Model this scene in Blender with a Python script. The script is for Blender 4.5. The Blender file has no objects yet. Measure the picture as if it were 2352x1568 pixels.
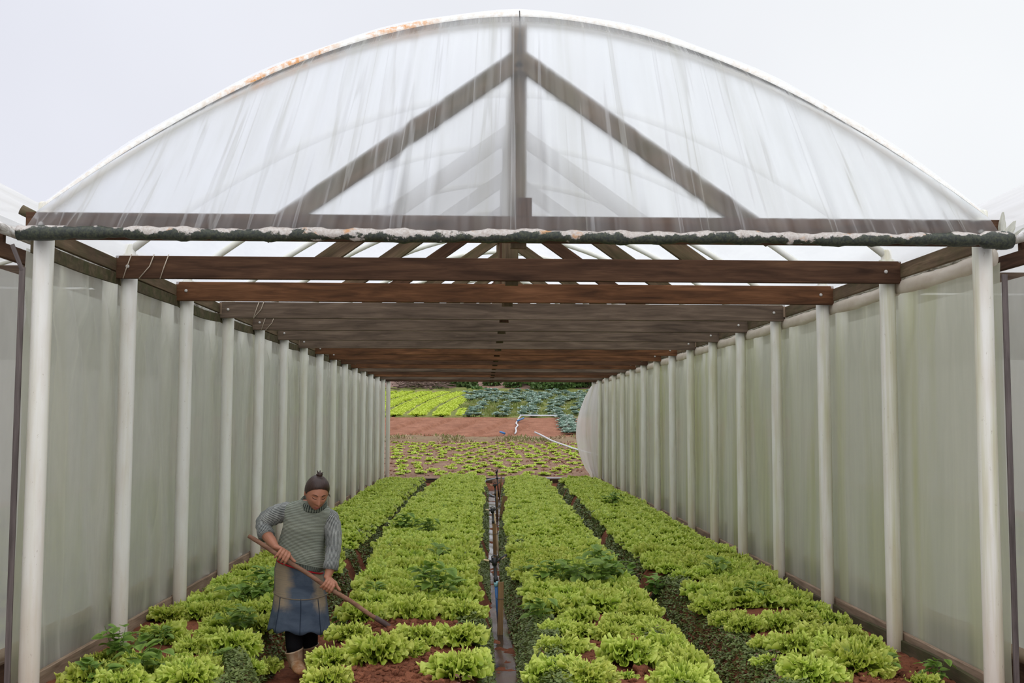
import bpy, bmesh, math, random
import numpy as np
from mathutils import Vector, Matrix, Euler

# ------------------------------------------------------------------ camera, sky, light, exposure
scene = bpy.context.scene
COL = scene.collection
cam_data = bpy.data.cameras.new('camera')
cam_data.sensor_width = 36.0
cam_data.lens = 2450.0 / 2352.0 * 36.0
cam_data.clip_end = 400
cam = bpy.data.objects.new('camera', cam_data)
COL.objects.link(cam)
cam.matrix_world = (Matrix.Translation((0, 0, 1.70)) @ Matrix.Rotation(math.radians(-1.497), 4, 'Z')
                    @ Matrix.Rotation(math.radians(90 + 4.155), 4, 'X') @ Matrix.Rotation(math.radians(0.2), 4, 'Z'))
scene.camera = cam
scene.view_settings.view_transform = 'Standard'
scene.view_settings.look = 'None'
scene.view_settings.gamma = 1
scene.view_settings.use_curve_mapping = False
scene.view_settings.exposure = 0.0

world = bpy.data.worlds.new('overcast sky')
scene.world = world
world.use_nodes = True
wn, wl = world.node_tree.nodes, world.node_tree.links
wn.clear()
w_out = wn.new('ShaderNodeOutputWorld')
w_bg = wn.new('ShaderNodeBackground')
w_tc = wn.new('ShaderNodeTexCoord')
w_sep = wn.new('ShaderNodeSeparateXYZ')
wl.new(w_tc.outputs['Generated'], w_sep.inputs[0])
w_side = wn.new('ShaderNodeMapRange')
for k_, v_ in (('From Min', -0.45), ('From Max', 0.4)):
    w_side.inputs[k_].default_value = v_
wl.new(w_sep.outputs['X'], w_side.inputs['Value'])
w_mix = wn.new('ShaderNodeMixRGB')
w_mix.inputs[1].default_value = (0.775, 0.79, 0.875, 1)
w_mix.inputs[2].default_value = (0.90, 0.92, 0.945, 1)
wl.new(w_side.outputs[0], w_mix.inputs[0])
w_cloud = wn.new('ShaderNodeTexNoise')
w_cloud.inputs['Scale'].default_value = 2.2
w_cloud.inputs['Detail'].default_value = 3
wl.new(w_tc.outputs['Generated'], w_cloud.inputs['Vector'])
w_cr = wn.new('ShaderNodeMapRange')
for k_, v_ in (('From Min', 0.3), ('From Max', 0.7), ('To Min', 0.95), ('To Max', 1.05)):
    w_cr.inputs[k_].default_value = v_
wl.new(w_cloud.outputs['Fac'], w_cr.inputs['Value'])
w_zen = wn.new('ShaderNodeMapRange')      # an overcast sky is brighter overhead than near the horizon
for k_, v_ in (('From Min', 0.38), ('From Max', 0.85), ('To Min', 1.0), ('To Max', 2.2)):
    w_zen.inputs[k_].default_value = v_
wl.new(w_sep.outputs['Z'], w_zen.inputs['Value'])
w_mul = wn.new('ShaderNodeMath')
w_mul.operation = 'MULTIPLY'
wl.new(w_cr.outputs[0], w_mul.inputs[0])
wl.new(w_zen.outputs[0], w_mul.inputs[1])
wl.new(w_mix.outputs[0], w_bg.inputs['Color'])
wl.new(w_mul.outputs[0], w_bg.inputs['Strength'])
wl.new(w_bg.outputs[0], w_out.inputs[0])

sun_data = bpy.data.lights.new('veiled_sun', 'SUN')
sun_data.energy = 1.1
sun_data.angle = math.radians(100)
sun_data.color = (1.0, 0.98, 0.95)
sun = bpy.data.objects.new('veiled_sun', sun_data)
COL.objects.link(sun)
sun.location = (0, -10, 20)
sun.rotation_euler = (math.radians(48), 0, math.radians(-12))

# ------------------------------------------------------------------ small helpers
R = random.Random(7)
ORD = ['first', 'second', 'third', 'fourth', 'fifth', 'sixth', 'seventh', 'eighth', 'ninth', 'tenth', 'eleventh', 'twelfth',
       'thirteenth', 'fourteenth', 'fifteenth', 'sixteenth', 'seventeenth', 'eighteenth', 'nineteenth', 'twentieth'] + \
      ['twenty-' + w for w in ('first', 'second', 'third', 'fourth', 'fifth', 'sixth', 'seventh', 'eighth', 'ninth')]


def tag(o, label=None, cat=None, group=None, kind=None):
    if label: o['label'] = label
    if cat: o['category'] = cat
    if group: o['group'] = group
    if kind: o['kind'] = kind
    return o


def empty(name, loc, label, cat, group=None):
    o = bpy.data.objects.new(name, None)
    o.empty_display_size = 0.1
    o.location = loc
    COL.objects.link(o)
    return tag(o, label, cat, group)


def adopt(child, parent):
    child.parent = parent
    child.matrix_parent_inverse = Matrix.Translation(parent.location).inverted()
    return child


class MB:
    """collects vertices, faces and uvs for one mesh"""
    def __init__(self):
        self.v, self.f, self.uv = [], [], []

    def quad_grid(self, pts, uvs=None, wrap=False):
        pts = np.asarray(pts, float)
        nu, nv = pts.shape[:2]
        b = len(self.v)
        self.v.extend(map(tuple, pts.reshape(-1, 3)))
        m = nv if wrap else nv - 1
        for i in range(nu - 1):
            for j in range(m):
                j2 = (j + 1) % nv
                self.f.append((b + i * nv + j, b + i * nv + j2, b + (i + 1) * nv + j2, b + (i + 1) * nv + j))
                if uvs is not None:
                    u = uvs
                    if wrap:
                        self.uv.append([(j / nv, u[i]), ((j + 1) / nv, u[i]), ((j + 1) / nv, u[i + 1]), (j / nv, u[i + 1])])
                    else:
                        self.uv.append([tuple(u[i][j]), tuple(u[i][j2]), tuple(u[i + 1][j2]), tuple(u[i + 1][j])])
                else:
                    self.uv.append([(0, 0)] * 4)
        return b

    def cap(self, b, n, flip=False):
        ids = tuple(range(b, b + n))
        self.f.append(ids[::-1] if flip else ids)
        self.uv.append([(0, 0)] * n)

    def tube(self, path, radii, n=12, caps=True, squash=None):
        path = [Vector(p) for p in path]
        if not hasattr(radii, '__len__'): radii = [radii] * len(path)
        rings, vs, prev, acc = [], [], None, 0
        for i, p in enumerate(path):
            t = (path[min(i + 1, len(path) - 1)] - path[max(i - 1, 0)]).normalized()
            if prev is None:
                a = Vector((0, 0, 1)) if abs(t.z) < 0.9 else Vector((1, 0, 0))
                e1 = (a - t * a.dot(t)).normalized()
            else:
                e1 = (prev - t * prev.dot(t)).normalized()
                acc += (p - path[i - 1]).length
            prev = e1
            e2 = t.cross(e1)
            vs.append(acc)
            rings.append([tuple(p + (e1 * math.cos(q) + e2 * math.sin(q)) * radii[i]) for q in (2 * math.pi * k / n for k in range(n))])
        b = self.quad_grid(rings, vs, wrap=True)
        if caps:
            self.cap(b, n, True)
            self.cap(b + (len(path) - 1) * n, n)
        return self

    def rings(self, rings, vs=None, caps=(True, True)):
        n = len(rings[0])
        if vs is None: vs = list(range(len(rings)))
        b = self.quad_grid(rings, vs, wrap=True)
        if caps[0]: self.cap(b, n, True)
        if caps[1]: self.cap(b + (len(rings) - 1) * n, n)
        return self

    def box(self, lo, hi):
        x0, y0, z0 = lo
        x1, y1, z1 = hi
        b = len(self.v)
        self.v += [(x0, y0, z0), (x1, y0, z0), (x1, y1, z0), (x0, y1, z0), (x0, y0, z1), (x1, y0, z1), (x1, y1, z1), (x0, y1, z1)]
        for q in ((0, 3, 2, 1), (4, 5, 6, 7), (0, 1, 5, 4), (1, 2, 6, 5), (2, 3, 7, 6), (3, 0, 4, 7)):
            self.f.append(tuple(b + k for k in q))
            self.uv.append([(0, 0)] * 4)
        return self

    def build(self, name, m, parent=None, smooth=True, loc=None):
        me = bpy.data.meshes.new(name)
        me.from_pydata(self.v, [], self.f)
        if self.uv:
            lay = me.uv_layers.new(name='UVMap')
            lay.data.foreach_set('uv', np.array([c for q in self.uv for c in q], 'f').ravel())
        if smooth: me.polygons.foreach_set('use_smooth', [True] * len(me.polygons))
        me.materials.append(m)
        o = bpy.data.objects.new(name, me)
        COL.objects.link(o)
        if loc is not None:
            me.transform(Matrix.Translation(-Vector(loc)))
            o.location = loc
        if parent is not None: adopt(o, parent)
        return o


def np_mesh(name, v, f, m, uv=None, smooth=True):
    """a big mesh straight from arrays; every face has the same number of corners"""
    v = np.asarray(v, 'f'); f = np.asarray(f, 'i')
    k = f.shape[1]
    me = bpy.data.meshes.new(name)
    me.vertices.add(len(v)); me.vertices.foreach_set('co', v.ravel())
    me.loops.add(f.size); me.loops.foreach_set('vertex_index', f.ravel())
    me.polygons.add(len(f)); me.polygons.foreach_set('loop_start', np.arange(0, f.size, k, dtype='i'))
    me.polygons.foreach_set('use_smooth', np.full(len(f), smooth))
    if uv is not None:
        lay = me.uv_layers.new(name='UVMap')
        lay.data.foreach_set('uv', np.asarray(uv, 'f')[f.ravel()].ravel())
    me.update(calc_edges=True)
    me.materials.append(m)
    o = bpy.data.objects.new(name, me)
    COL.objects.link(o)
    return o


def grid_faces(nu, nv):
    i, j = np.meshgrid(np.arange(nu - 1), np.arange(nv - 1), indexing='ij')
    a = (i * nv + j).ravel()
    return np.c_[a, a + 1, a + nv + 1, a + nv]


def plank(name, p0, p1, width, thick, m, parent=None, up=(0, 0, 1), bevel=0.004, wave=0.0):
    """a board from p0 to p1; its own X runs along its length, width is along up"""
    p0, p1 = Vector(p0), Vector(p1)
    L = (p1 - p0).length
    ex = (p1 - p0).normalized()
    ez = Vector(up); ez = (ez - ex * ez.dot(ex)).normalized()
    ey = ez.cross(ex)
    n = max(2, int(L / 0.25))
    w, t = width / 2, thick / 2
    b = min(bevel, t * 0.45)
    sec = [(-t + b, -w), (t - b, -w), (t, -w + b), (t, w - b), (t - b, w), (-t + b, w), (-t, w - b), (-t, -w + b)]
    mb = MB()
    rings = []
    for i in range(n + 1):
        x = L * i / n - L / 2
        dz = wave * math.sin(3.1 * x + p0.y * 5) if wave else 0
        rings.append([(x, a, c + dz) for a, c in sec])
    mb.rings(rings)
    o = mb.build(name, m, None, smooth=False)
    Mx = Matrix((ex, ey, ez)).transposed().to_4x4()
    Mx.translation = (p0 + p1) / 2
    o.matrix_world = Mx
    if parent is not None: adopt(o, parent)
    return o


def vnoise(x, y, seed=0):
    x = np.asarray(x, float); y = np.asarray(y, float)
    xi, yi = np.floor(x).astype(np.int64), np.floor(y).astype(np.int64)
    fx, fy = x - xi, y - yi
    fx, fy = fx * fx * (3 - 2 * fx), fy * fy * (3 - 2 * fy)
    def h(a, b):
        q = (a * 374761393 + b * 668265263 + seed * 974634777) & 0xffffffff
        q = ((q ^ (q >> 13)) * 1274126177) & 0xffffffff
        return ((q ^ (q >> 16)) & 0xffff) / 65535.0
    return (h(xi, yi) * (1 - fx) + h(xi + 1, yi) * fx) * (1 - fy) + (h(xi, yi + 1) * (1 - fx) + h(xi + 1, yi + 1) * fx) * fy


def fbm(x, y, seed=0, oct=3):
    s, a, t = 0, 1.0, 0
    for k in range(oct):
        s = s + a * (vnoise(x * 2 ** k, y * 2 ** k, seed + k) - 0.5); t += a; a *= 0.5
    return s / t


# ------------------------------------------------------------------ materials
class NT:
    def __init__(self, name):
        self.m = bpy.data.materials.new(name)
        self.m.use_nodes = True
        self.n, self.l = self.m.node_tree.nodes, self.m.node_tree.links
        self.n.clear()
        self.out = self.n.new('ShaderNodeOutputMaterial')

    def new(self, t, **kw):
        nd = self.n.new('ShaderNode' + t)
        for k, v in kw.items():
            if k in nd.inputs.keys():
                self.put(nd.inputs[k], v)
            else:
                setattr(nd, k, v)
        return nd

    def put(self, sock, v):
        if isinstance(v, bpy.types.NodeSocket): self.l.new(v, sock)
        elif isinstance(v, bpy.types.Node): self.l.new(v.outputs[0], sock)
        else:
            if hasattr(sock.default_value, '__len__') and hasattr(v, '__len__') and len(v) == 3 and len(sock.default_value) == 4: v = (*v, 1)
            sock.default_value = v

    def coord(self, kind='Object', scale=(1, 1, 1), loc=(0, 0, 0)):
        tc = self.new('TexCoord')
        mp = self.new('Mapping')
        self.l.new(tc.outputs[kind], mp.inputs['Vector'])
        mp.inputs['Scale'].default_value = scale
        mp.inputs['Location'].default_value = loc
        return mp.outputs[0]

    def offs(self, vec, k=37.0):
        oi = self.new('ObjectInfo')
        mu = self.new('Math', operation='MULTIPLY'); self.l.new(oi.outputs['Random'], mu.inputs[0]); mu.inputs[1].default_value = k
        ad = self.new('VectorMath', operation='ADD'); self.l.new(vec, ad.inputs[0]); self.l.new(mu.outputs[0], ad.inputs[1])
        return ad.outputs[0]

    def noise(self, vec, scale=5, detail=3, rough=0.55, dist=0.0):
        t = self.new('TexNoise')
        t.inputs['Scale'].default_value = scale; t.inputs['Detail'].default_value = detail
        t.inputs['Roughness'].default_value = rough; t.inputs['Distortion'].default_value = dist
        self.l.new(vec, t.inputs['Vector'])
        return t.outputs['Fac']

    def ramp(self, fac, stops, interp='LINEAR'):
        r = self.new('ValToRGB')
        cr = r.color_ramp
        cr.interpolation = interp
        while len(cr.elements) < len(stops): cr.elements.new(0.5)
        for e, (p, c) in zip(cr.elements, stops):
            e.position = p
            e.color = (*c, 1) if len(c) == 3 else c
        self.l.new(fac, r.inputs[0])
        return r.outputs[0]

    def rng(self, v, a, b, c=0.0, d=1.0):
        r = self.new('MapRange')
        self.l.new(v, r.inputs[0])
        for i, q in zip((1, 2, 3, 4), (a, b, c, d)): r.inputs[i].default_value = q
        return r.outputs[0]

    def mix(self, fac, a, b, mode='MIX'):
        r = self.new('MixRGB', blend_type=mode)
        self.put(r.inputs[0], fac); self.put(r.inputs[1], a); self.put(r.inputs[2], b)
        return r.outputs[0]

    def math(self, op, a, b=0.0):
        r = self.new('Math', operation=op)
        self.put(r.inputs[0], a); self.put(r.inputs[1], b)
        return r.outputs[0]

    def bump(self, h, strength=0.3, dist=0.02):
        b = self.new('Bump')
        b.inputs['Strength'].default_value = strength; b.inputs['Distance'].default_value = dist
        self.l.new(h, b.inputs['Height'])
        return b.outputs[0]

    def principled(self, col, rough=0.7, spec=0.3, normal=None, metal=0.0):
        p = self.new('BsdfPrincipled')
        self.put(p.inputs['Base Color'], col); self.put(p.inputs['Roughness'], rough)
        p.inputs['Specular IOR Level'].default_value = spec
        p.inputs['Metallic'].default_value = metal
        if normal is not None: self.l.new(normal, p.inputs['Normal'])
        return p.outputs[0]

    def mixs(self, fac, a, b):
        m = self.new('MixShader')
        self.put(m.inputs[0], fac); self.l.new(a, m.inputs[1]); self.l.new(b, m.inputs[2])
        return m.outputs[0]

    def done(self, shader):
        self.l.new(shader, self.out.inputs['Surface'])
        return self.m


def simple(name, col, rough=0.6, spec=0.3, var=0.15, scale=6, bump=0.0):
    t = NT(name)
    c = t.offs(t.coord('Object'))
    n = t.noise(c, scale, 4)
    k = t.rng(n, 0.25, 0.75, 1 - var, 1 + var)
    colr = t.mix(1.0, col, k, 'MULTIPLY')
    nm = t.bump(n, bump, 0.02) if bump else None
    return t.done(t.principled(colr, rough, spec, nm))


def wood(name, dark, mid, light, moss=0.0):
    t = NT(name)
    v = t.offs(t.coord('Object', (0.9, 9, 9)))
    g = t.noise(v, 2.0, 5, 0.6, 0.6)
    big = t.noise(t.offs(t.coord('Object', (1.0, 2.2, 2.2)), 11), 1.3, 2)
    fine = t.noise(t.offs(t.coord('Object', (2.5, 60, 60))), 2.0, 2)
    a = t.ramp(g, [(0.28, dark), (0.5, mid), (0.72, light)])
    b = t.mix(t.rng(big, 0.35, 0.65, 0, 0.75), a, t.ramp(g, [(0.3, tuple(c * 0.55 for c in dark)), (0.7, mid)]))
    c = t.mix(t.rng(fine, 0.3, 0.7, 0.0, 0.35), b, tuple(c * 0.6 for c in dark))
    if moss:
        mo = t.noise(t.offs(t.coord('Object', (2, 4, 4)), 5), 2.0, 3)
        c = t.mix(t.rng(mo, 0.42, 0.62, 0, moss), c, (0.045, 0.055, 0.018))
    return t.done(t.principled(c, 0.85, 0.15, t.bump(g, 0.35, 0.006)))


M = {}
M['wood_brown'] = wood('dark brown beam wood', (0.042, 0.022, 0.013), (0.092, 0.047, 0.027), (0.14, 0.074, 0.040))
M['wood_orange'] = wood('orange stained beam wood', (0.060, 0.029, 0.015), (0.145, 0.064, 0.029), (0.24, 0.110, 0.052))
M['wood_grey'] = wood('weathered grey beam wood', (0.078, 0.055, 0.040), (0.145, 0.104, 0.075), (0.215, 0.158, 0.115))
M['wood_board'] = wood('eave board wood', (0.085, 0.056, 0.034), (0.150, 0.102, 0.062), (0.22, 0.155, 0.095), 0.35)
M['wood_mossy'] = wood('mossy board wood', (0.06, 0.048, 0.028), (0.11, 0.085, 0.050), (0.16, 0.125, 0.075), 0.5)
M['wood_base'] = wood('pale base plank wood', (0.19, 0.125, 0.085), (0.33, 0.235, 0.165), (0.44, 0.33, 0.24), 0.12)
M['wood_stake'] = wood('tan stake wood', (0.17, 0.10, 0.045), (0.28, 0.17, 0.08), (0.38, 0.25, 0.13), 0.1)
M['lath'] = wood('grey brown lath', (0.09, 0.075, 0.07), (0.15, 0.125, 0.12), (0.20, 0.17, 0.16))


def pvc(name, stain, base=(0.74, 0.73, 0.69)):
    t = NT(name)
    v = t.offs(t.coord('Object', (9, 9, 0.35)))
    s = t.noise(v, 1.0, 4, 0.65)
    sp = t.noise(t.offs(t.coord('Object', (1, 1, 0.45))), 55, 3, 0.7)
    z = t.new('SeparateXYZ'); t.l.new(t.coord('Object'), z.inputs[0])
    low = t.math('ADD', t.rng(z.outputs[2], 0.05, 0.75, 0.55, 0.0), t.rng(t.noise(t.offs(t.coord('Object', (6, 6, 1.2))), 2, 4), 0.45, 0.75, 0, 0.4))
    c = t.mix(t.rng(s, 0.44, 0.72, 0, stain), base, (0.42, 0.41, 0.17))
    c = t.mix(t.math('MULTIPLY', low, 0.75), c, (0.48, 0.36, 0.25))
    c = t.mix(t.rng(sp, 0.66, 0.74, 0, 0.55), c, (0.30, 0.24, 0.17))
    return t.done(t.principled(c, 0.42, 0.4))


M['pvc_clean'] = pvc('white pvc post', 0.35)
M['pvc_stained'] = pvc('algae stained pvc post', 0.8, (0.72, 0.71, 0.65))
t = NT('white arch pipe')
M['arch'] = t.done(t.principled(t.mix(t.rng(t.noise(t.coord('Object'), 3, 3), 0.35, 0.7), (0.78, 0.78, 0.74), (0.68, 0.67, 0.58)), 0.4, 0.4))
t = NT('arch pipe under film with rust')
rn = t.noise(t.coord('Object', (1.1, 1, 1.6)), 2.6, 5, 0.6)
rx = t.new('SeparateXYZ'); t.l.new(t.coord('Object'), rx.inputs[0])
rmask = t.math('MULTIPLY', t.rng(rn, 0.42, 0.55, 0, 1), t.math('MAXIMUM', 0.12, t.math('MULTIPLY', t.rng(rx.outputs[0], -1.75, -1.45), t.rng(rx.outputs[0], -0.05, -0.5))))
rf = t.noise(t.coord('Object', (1, 1, 1)), 28, 4, 0.7)
M['arch_rust'] = t.done(t.principled(t.mix(t.math('MULTIPLY', rmask, t.rng(rf, 0.35, 0.6)), t.mix(t.rng(rf, 0.4, 0.75, 0, 0.55), (0.80, 0.80, 0.77), (0.52, 0.46, 0.36)), (0.66, 0.32, 0.12)), 0.5, 0.3))


def film(name, opacity, body, streak, stain=None, stain_amt=0.0, uv=False, streak_scale=(1, 1, 1), gloss=0.06, trans_share=0.55, var=0.15, tint=(0.95, 0.96, 0.96), bump=0.15, haze=0.0, crease=0.0):
    """milky plastic sheet: part clear, part scattering"""
    t = NT(name)
    v = t.coord('UV' if uv else 'Object', streak_scale)
    s = t.noise(v, 1.0, 4, 0.6, 0.25)
    op = t.math('ADD', opacity - var * 0.5, t.math('MULTIPLY', t.rng(s, 0.3, 0.72), var))
    col = t.mix(t.rng(s, 0.3, 0.75), body, streak)
    if stain is not None:
        s2 = t.noise(t.coord('UV' if uv else 'Object', tuple(c * 0.6 for c in streak_scale), (3, 7, 1)), 1.0, 3, 0.5, 0.6)
        msk = t.rng(s2, 0.50, 0.70, 0, stain_amt)
        col = t.mix(msk, col, stain)
        op = t.math('ADD', op, t.math('MULTIPLY', msk, 0.12))
    if crease:      # sharp fold lines, where two layers lie together
        cs = tuple(c * q for c, q in zip(streak_scale, (1.1, 0.55, 0.5)))
        cn = t.noise(t.coord('UV' if uv else 'Object', cs, (11, 3, 2)), 1.0, 2, 0.4, 0.15)
        cl_ = t.math('MULTIPLY', t.rng(cn, 0.575, 0.60), t.rng(cn, 0.66, 0.60))
        op = t.math('MINIMUM', t.math('ADD', op, t.math('MULTIPLY', cl_, crease)), 0.97)
    nm = t.bump(s, bump, 0.03)
    d = t.new('BsdfDiffuse'); t.put(d.inputs[0], col); t.l.new(nm, d.inputs['Normal'])
    tl = t.new('BsdfTranslucent'); t.put(tl.inputs[0], col)
    g = t.new('BsdfGlossy'); g.inputs[0].default_value = (1, 1, 1, 1); g.inputs['Roughness'].default_value = 0.25; t.l.new(nm, g.inputs['Normal'])
    tr = t.new('BsdfTransparent'); tr.inputs[0].default_value = (*tint, 1)
    body_s = t.mixs(trans_share, d.outputs[0], tl.outputs[0])
    clear = tr.outputs[0]
    if haze:      # the sheet blurs what hangs farther behind it
        rf_ = t.new('BsdfRefraction'); rf_.inputs['Color'].default_value = (*tint, 1)
        rf_.inputs['IOR'].default_value = 1.30; rf_.inputs['Roughness'].default_value = 0.58
        clear = t.mixs(haze, clear, rf_.outputs[0])
    sh = t.mixs(op, clear, body_s)
    return t.done(t.mixs(gloss, sh, g.outputs[0]))


M['film_roof'] = film('roof film', 0.40, (0.76, 0.77, 0.79), (0.80, 0.80, 0.80), streak_scale=(2.5, 0.5, 2.5), trans_share=0.88, gloss=0.03)
M['film_gable'] = film('gable film', 0.17, (0.62, 0.63, 0.64), (0.78, 0.78, 0.78), (0.42, 0.41, 0.30), 0.6, uv=True, streak_scale=(34, 1.1, 1), var=0.30, gloss=0.03, bump=0.25, haze=0.85, crease=0.35, tint=(0.91, 0.92, 0.925))
M['film_left'] = film('left wall film', 0.62, (0.62, 0.63, 0.55), (0.74, 0.74, 0.67), (0.56, 0.56, 0.30), 0.40, streak_scale=(1, 2.4, 0.55), var=0.3, crease=0.25, gloss=0.09, bump=0.35)
M['film_right'] = film('right wall film', 0.72, (0.66, 0.67, 0.54), (0.76, 0.76, 0.64), (0.50, 0.52, 0.18), 0.62, streak_scale=(1, 2.6, 0.30), var=0.25, crease=0.15)
M['film_side'] = film('neighbour film', 0.88, (0.62, 0.63, 0.60), (0.70, 0.70, 0.67), streak_scale=(1, 1.5, 0.6), var=0.2)
M['film_flap'] = film('loose film flap', 0.86, (0.74, 0.74, 0.70), (0.80, 0.80, 0.77), (0.45, 0.43, 0.22), 0.5, streak_scale=(4, 4, 0.8), var=0.1)
M['film_roll'] = film('rolled film rail', 0.93, (0.60, 0.52, 0.43), (0.74, 0.69, 0.60), streak_scale=(5, 3.0, 9), var=0.05, trans_share=0.3)
M['film_side_roof'] = film('neighbour roof film', 0.90, (0.83, 0.83, 0.83), (0.90, 0.90, 0.90), (0.45, 0.42, 0.36), 0.25, streak_scale=(3, 0.35, 3), var=0.08, trans_share=0.4)

t = NT('mildewed hem film')
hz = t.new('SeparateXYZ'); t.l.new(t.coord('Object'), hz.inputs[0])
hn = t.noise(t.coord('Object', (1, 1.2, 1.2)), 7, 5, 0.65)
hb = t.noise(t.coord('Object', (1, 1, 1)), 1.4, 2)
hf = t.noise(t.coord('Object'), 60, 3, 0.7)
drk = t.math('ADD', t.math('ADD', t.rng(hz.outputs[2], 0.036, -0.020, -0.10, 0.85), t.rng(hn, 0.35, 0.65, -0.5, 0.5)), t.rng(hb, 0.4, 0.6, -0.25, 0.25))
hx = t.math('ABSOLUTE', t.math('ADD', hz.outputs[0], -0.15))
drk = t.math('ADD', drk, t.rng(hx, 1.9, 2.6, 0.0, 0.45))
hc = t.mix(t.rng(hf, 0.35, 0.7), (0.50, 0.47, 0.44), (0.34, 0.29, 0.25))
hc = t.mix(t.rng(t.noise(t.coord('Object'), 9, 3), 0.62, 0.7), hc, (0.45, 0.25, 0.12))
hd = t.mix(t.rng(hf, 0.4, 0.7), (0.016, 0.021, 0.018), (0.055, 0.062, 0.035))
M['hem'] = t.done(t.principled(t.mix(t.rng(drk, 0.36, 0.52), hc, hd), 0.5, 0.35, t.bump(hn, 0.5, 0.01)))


def soil(name, a, b, c, rough=0.95, sc=1.0, bump=0.8):
    t = NT(name)
    v = t.coord('Object')
    n1 = t.noise(v, 3.0 * sc, 6, 0.65)
    n2 = t.noise(v, 22 * sc, 4, 0.7)
    col = t.ramp(n1, [(0.30, a), (0.5, b), (0.72, c)])
    col = t.mix(t.rng(n2, 0.35, 0.7, 0.0, 0.6), col, tuple(q * 0.45 for q in a))
    return t.done(t.principled(col, rough, 0.12, t.bump(n2, bump, 0.03)))


M['soil'] = soil('red bed soil', (0.125, 0.045, 0.024), (0.215, 0.075, 0.038), (0.31, 0.115, 0.062))
M['soil_field'] = soil('brown field soil', (0.17, 0.095, 0.062), (0.245, 0.15, 0.10), (0.32, 0.215, 0.15), sc=0.7)
M['soil_red'] = soil('tilled red soil', (0.20, 0.085, 0.05), (0.28, 0.125, 0.075), (0.36, 0.175, 0.11), sc=0.6, bump=0.5)
M['bank'] = soil('bare clay bank', (0.13, 0.085, 0.07), (0.21, 0.135, 0.11), (0.30, 0.18, 0.13), sc=0.12)
M['grass_ground'] = soil('weedy grass ground', (0.10, 0.125, 0.03), (0.17, 0.19, 0.05), (0.24, 0.19, 0.09), sc=0.25)
M['clod'] = soil('soil clod', (0.13, 0.045, 0.025), (0.22, 0.08, 0.042), (0.32, 0.125, 0.07), sc=2)
M['clod_pale'] = soil('pale dry clod', (0.22, 0.10, 0.065), (0.33, 0.165, 0.11), (0.42, 0.22, 0.15), sc=2)


def leafmat(name, deep, mid, edge, trans=0.4, use_uv=True, rough=0.45, hue=0.12):
    t = NT(name)
    oi = t.new('ObjectInfo')
    v = t.coord('Object')
    n = t.noise(v, 14, 3)
    if use_uv:
        uvn = t.new('SeparateXYZ'); t.l.new(t.coord('UV'), uvn.inputs[0])
        col = t.ramp(uvn.outputs[1], [(0.0, deep), (0.30, deep), (0.58, mid), (0.88, edge)])
        vein = t.noise(t.coord('UV', (26, 2.2, 1)), 1.0, 2)
        col = t.mix(t.rng(vein, 0.5, 0.7, 0, 0.25), col, edge)
    else:
        col = t.ramp(n, [(0.3, deep), (0.5, mid), (0.7, edge)])
    col = t.mix(t.rng(n, 0.35, 0.7, 0, 0.35), col, deep)
    geo = t.new('NewGeometry')
    rp = t.math('ADD', t.math('MULTIPLY', oi.outputs['Random'], 0.6), t.math('MULTIPLY', geo.outputs['Random Per Island'], 0.4))
    hs = t.new('HueSaturation')
    t.put(hs.inputs['Hue'], t.rng(rp, 0, 1, 0.5 - 0.014 * hue / 0.12, 0.5 + 0.008 * hue / 0.12))
    t.put(hs.inputs['Value'], t.rng(rp, 0, 1, 1 - hue, 1 + hue))
    t.l.new(col, hs.inputs['Color'])
    p = t.principled(hs.outputs[0], rough, 0.35)
    tl = t.new('BsdfTranslucent'); t.l.new(hs.outputs[0], tl.inputs[0])
    return t.done(t.mixs(trans, p, tl.outputs[0]))


M['lettuce'] = leafmat('curly lettuce leaf', (0.14, 0.235, 0.012), (0.405, 0.52, 0.048), (0.70, 0.78, 0.18), 0.38, rough=0.38)
M['seedling'] = leafmat('lettuce seedling leaf', (0.33, 0.46, 0.04), (0.48, 0.60, 0.07), (0.60, 0.68, 0.14), 0.35)
M['far_lettuce'] = leafmat('far lettuce row leaf', (0.36, 0.47, 0.035), (0.52, 0.62, 0.06), (0.62, 0.70, 0.12), 0.3)
M['cabbage'] = leafmat('cabbage leaf', (0.15, 0.24, 0.185), (0.27, 0.38, 0.31), (0.47, 0.56, 0.48), 0.2)
M['broadleaf'] = leafmat('broad weed leaf', (0.10, 0.19, 0.026), (0.18, 0.30, 0.045), (0.25, 0.37, 0.075), 0.35, rough=0.6)
M['cover'] = leafmat('creeping weed leaf', (0.075, 0.11, 0.024), (0.145, 0.19, 0.045), (0.22, 0.27, 0.085), 0.25, use_uv=False, hue=0.3)
M['cover_red'] = leafmat('reddish creeping weed leaf', (0.12, 0.045, 0.03), (0.18, 0.07, 0.045), (0.14, 0.14, 0.05), 0.25, use_uv=False, hue=0.3)
M['shrub'] = leafmat('shrub leaf', (0.045, 0.095, 0.025), (0.085, 0.16, 0.04), (0.13, 0.21, 0.055), 0.25, use_uv=False, hue=0.3)
M['dry_ground'] = soil('strawy path ground', (0.16, 0.11, 0.065), (0.25, 0.17, 0.105), (0.22, 0.20, 0.10), sc=0.7)
M['dry'] = simple('dry straw', (0.36, 0.27, 0.17), 0.9, 0.1, 0.3)
M['brush'] = simple('dead brushwood', (0.13, 0.09, 0.075), 0.9, 0.1, 0.4)

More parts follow.
